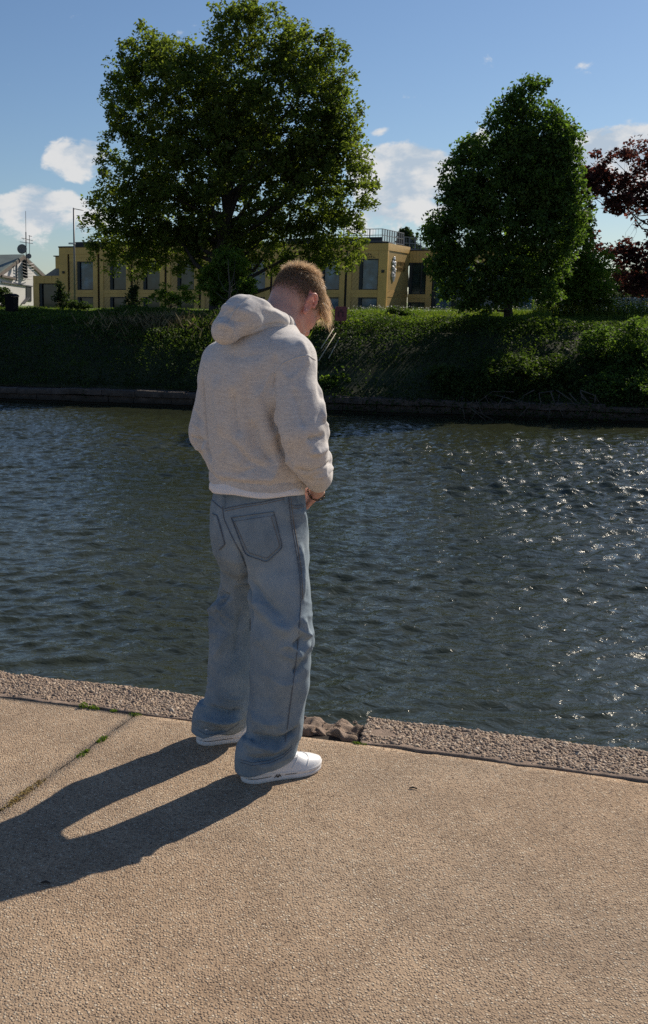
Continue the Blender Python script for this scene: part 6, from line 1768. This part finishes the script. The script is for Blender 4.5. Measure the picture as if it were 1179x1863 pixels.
# ---------------- shoes
def build_shoe(heel, toe, label=None):
    heel = V(*heel); toe = V(*toe); L = np.linalg.norm(toe - heel); d = (toe - heel) / L; c = np.cross(V(0, 0, 1), d)
    sh = empty('shoe', (0, 0, 0)); sh.parent = person; sh.location = Vector(heel) - person.location
    def outline(t):                    # half widths to both sides along the length
        w0 = 0.5 * 0.086 * (1 - (1 - min(1, t / 0.16)) ** 2.2) ** 0.5 if t < 0.16 else 0.043
        w0 = w0 + 0.012 * math.exp(-((t - 0.70) / 0.22) ** 2)
        if t > 0.80: w0 *= max(0.0, 1 - ((t - 0.80) / 0.20) ** 2.4) ** 0.5
        return max(w0, 0.0015)
    N = 46
    def loft(rows, name, mat, close=True):
        vs = []; fs = []; m = len(rows[0])
        for r in rows: vs += list(r)
        for i in range(len(rows) - 1):
            for k in range(m):
                k2 = (k + 1) % m; fs.append((i * m + k, i * m + k2, (i + 1) * m + k2, (i + 1) * m + k))
        fs.append(tuple(range(m))[::-1]); fs.append(tuple((len(rows) - 1) * m + k for k in range(m)))
        return mesh_obj(name, vs, fs, mat, sh, True)
    def toespring(t): return 0.010 * max(0, (t - 0.72) / 0.28) ** 2
    rows = []
    for zf, ins in ((0.0, 0.005), (0.003, 0.001), (0.014, 0.0), (0.015, 0.0018), (0.0165, 0.0), (0.027, -0.001), (0.030, 0.003), (0.031, 0.007)):
        row = []
        for i in range(N):
            t = (1 - math.cos(math.pi * i / (N - 1))) / 2
            row.append((t, -1))
        pts = []
        for i in range(N):
            t = (1 - math.cos(math.pi * i / (N - 1))) / 2; wv = max(outline(t) - ins, 0.0005)
            tt = ins / L + t * (1 - 2 * ins / L)
            hz = zf * (1.0 + 0.25 * (1 - t))
            pts.append(heel + d * tt * L + c * wv + V(0, 0, hz + toespring(t)))
        for i in range(N - 2, 0, -1):
            t = (1 - math.cos(math.pi * i / (N - 1))) / 2; wv = max(outline(t) - ins, 0.0005)
            tt = ins / L + t * (1 - 2 * ins / L)
            hz = zf * (1.0 + 0.25 * (1 - t))
            pts.append(heel + d * tt * L - c * wv * 0.93 + V(0, 0, hz + toespring(t)))
        rows.append(pts)
    loft(rows, 'sole', M_SOLE)
    # upper
    def top(t): return float(np.interp(t, [0, .08, .2, .38, .5, .62, .75, .88, .97, 1], [.070, .092, .100, .106, .104, .090, .066, .054, .040, .034]))
    vs = []; fs = []; K = 17; M2 = 40
    for i in range(M2):
        t = 0.012 + 0.976 * (1 - math.cos(math.pi * i / (M2 - 1))) / 2
        wv = max(outline(t) - 0.004, 0.001); z0 = 0.030 * (1 + 0.25 * (1 - t)) + toespring(t) - 0.003; z1 = top(t) + toespring(t)
        for k in range(K):
            th = math.pi * k / (K - 1)
            e = 0.62 if t > 0.45 else 0.8
            x = math.cos(th); x = math.copysign(abs(x) ** e, x); z = math.sin(th) ** 0.85
            narrow = 1 - 0.28 * z * (1 - max(0, (t - 0.5)) * 1.4)
            vs.append(heel + d * (t * L) + c * wv * x * narrow + V(0, 0, z0 + (z1 - z0) * z))
    for i in range(M2 - 1):
        for k in range(K - 1): fs.append((i * K + k, (i + 1) * K + k, (i + 1) * K + k + 1, i * K + k + 1))
    vs = np.array(vs); nn = None
    up = mesh_obj('upper', vs, fs, M_SHOE, sh, True)
    # overlay edges: toe cap and side panels as raised bands
    def band(path, wd, name):
        pv = []; pf = []
        b = BVHTree.FromPolygons([tuple(x) for x in vs], [tuple(x) for x in fs])
        P = []
        for i in range(len(path) - 1):
            for q in range(6): P.append([path[i][j] + (path[i + 1][j] - path[i][j]) * q / 6 for j in range(2)])
        P.append(path[-1])
        h = []
        for (t, a) in P:                       # t along, a angle over the shoe
            o_ = heel + d * t * L + V(0, 0, 0.035); dr = c * math.cos(a) + V(0, 0, 1) * math.sin(a) * 0.9
            r = b.ray_cast(Vector(o_ + dr * 0.3), Vector(-dr))
            if r[0] is not None: h.append((np.array(r[0]), np.array(r[1]) if Vector(r[1]).dot(Vector(dr)) > 0 else -np.array(r[1])))
        for i, (p, m_) in enumerate(h):
            t_ = h[min(i + 1, len(h) - 1)][0] - h[max(0, i - 1)][0]; t_ /= np.linalg.norm(t_) + 1e-9
            cc = np.cross(t_, m_)
            pv += [p - cc * wd / 2 - m_ * 0.001, p - cc * wd * .35 + m_ * .0016, p + cc * wd * .35 + m_ * .0016, p + cc * wd / 2 - m_ * .001]
        for i in range(len(h) - 1):
            for k in range(3): a_ = 4 * i + k; pf.append((a_, a_ + 1, a_ + 5, a_ + 4))
        if len(h) > 1: mesh_obj(name, pv, pf, M_SHOE, up, True)
    for a in (1, -1):
        base_a = 0.12 if a == 1 else math.pi - 0.12
        mid = math.pi / 2
        band([(0.55, base_a), (0.62, base_a * .6 + mid * .4), (0.66, base_a * .3 + mid * .7)], 0.007, 'overlay')
        band([(0.50, base_a * .55 + mid * .45), (0.64, base_a * .45 + mid * .55), (0.72, mid)], 0.006, 'overlay')
        band([(0.74, base_a), (0.80, base_a * .5 + mid * .5), (0.82, mid)], 0.005, 'overlay')
    lm = MB()
    for i in range(5):
        t = 0.46 + 0.045 * i
        z = top(t) + 0.003
        pts = [heel + d * t * L + c * s_ * 0.020 + V(0, 0, z - 0.9 * s_ * s_ * 0.006) for s_ in np.linspace(-1, 1, 7)]
        lm.tube(pts, 0.0032, 6)
    lm.build('laces', M_SHOE, sh, True)
    return sh, heel, d, c, L, outline
RSH = build_shoe((0.267, 3.338, 0), (0.553, 3.456, 0))
LSH = build_shoe((0.122, 3.652, 0), (0.405, 3.755, 0))

def sole_marks(S_, word):
    sh, heel, d, c, L, outline = S_
    def on_sole(t, z): return heel + d * t * L - c * (outline(t) * 0.93 + 0.0006) + V(0, 0, z)
    mb = MB()
    for t0, t1 in ((0.02, 0.30), (0.47, 0.60)) if word else ((0.02, 0.42),):
        ts = np.linspace(t0, t1, 12)
        vs = []; fs = []
        for i, t in enumerate(ts):
            vs += [on_sole(t, 0.0205), on_sole(t, 0.0228)]
        fs = [(2 * i, 2 * i + 2, 2 * i + 3, 2 * i + 1) for i in range(len(ts) - 1)]
        mb.add(vs, fs)
    mb.build('sole_line', M_PRINT, sh)
    if word:
        cu = bpy.data.curves.new('lettering', 'FONT'); cu.body = word; cu.size = 0.019; cu.extrude = 0.0003; cu.shear = 0.35
        cu.materials.append(M_PRINT); cu.space_character = 0.9
        cu.offset = 0.0004
        o = bpy.data.objects.new('lettering', cu); COL.objects.link(o)
        dg = bpy.context.evaluated_depsgraph_get(); me = bpy.data.meshes.new_from_object(o.evaluated_get(dg))
        bpy.data.objects.remove(o); o = bpy.data.objects.new('lettering', me); COL.objects.link(o); o.parent = sh
        p = on_sole(0.335, 0.0150) - c * 0.0008 - heel
        m = Matrix((Vector(d), Vector((0, 0, 1)), Vector(-c))).transposed().to_4x4()
        o.matrix_local = Matrix.Translation(Vector(p)) @ m
sole_marks(RSH, 'AIR'); sole_marks(LSH, '')

# ---------------- bracelet
def build_bracelet():
    ax = R_HA - R_WR; ax /= np.linalg.norm(ax)
    a = np.cross(ax, V(0, 0, 1)); a /= np.linalg.norm(a); b = np.cross(a, ax)
    mb = MB(); n = 22; c0 = R_WR + ax * 0.012
    for k in range(n):
        th = 2 * math.pi * k / n
        rd = a * math.cos(th) + b * math.sin(th); tg = -a * math.sin(th) + b * math.cos(th)
        p = c0 + rd * 0.0300; side = ax if k % 2 else rd
        pts = [p + tg * 0.0062 * math.cos(q) + (side * 0.75 + ax * 0.25) * 0.0038 * math.sin(q) for q in np.linspace(0, 2 * math.pi, 9)]
        mb.tube(pts, 0.0013, 5, cap=False)
    mb.build('bracelet', M_CHAIN, person, True)
build_bracelet()
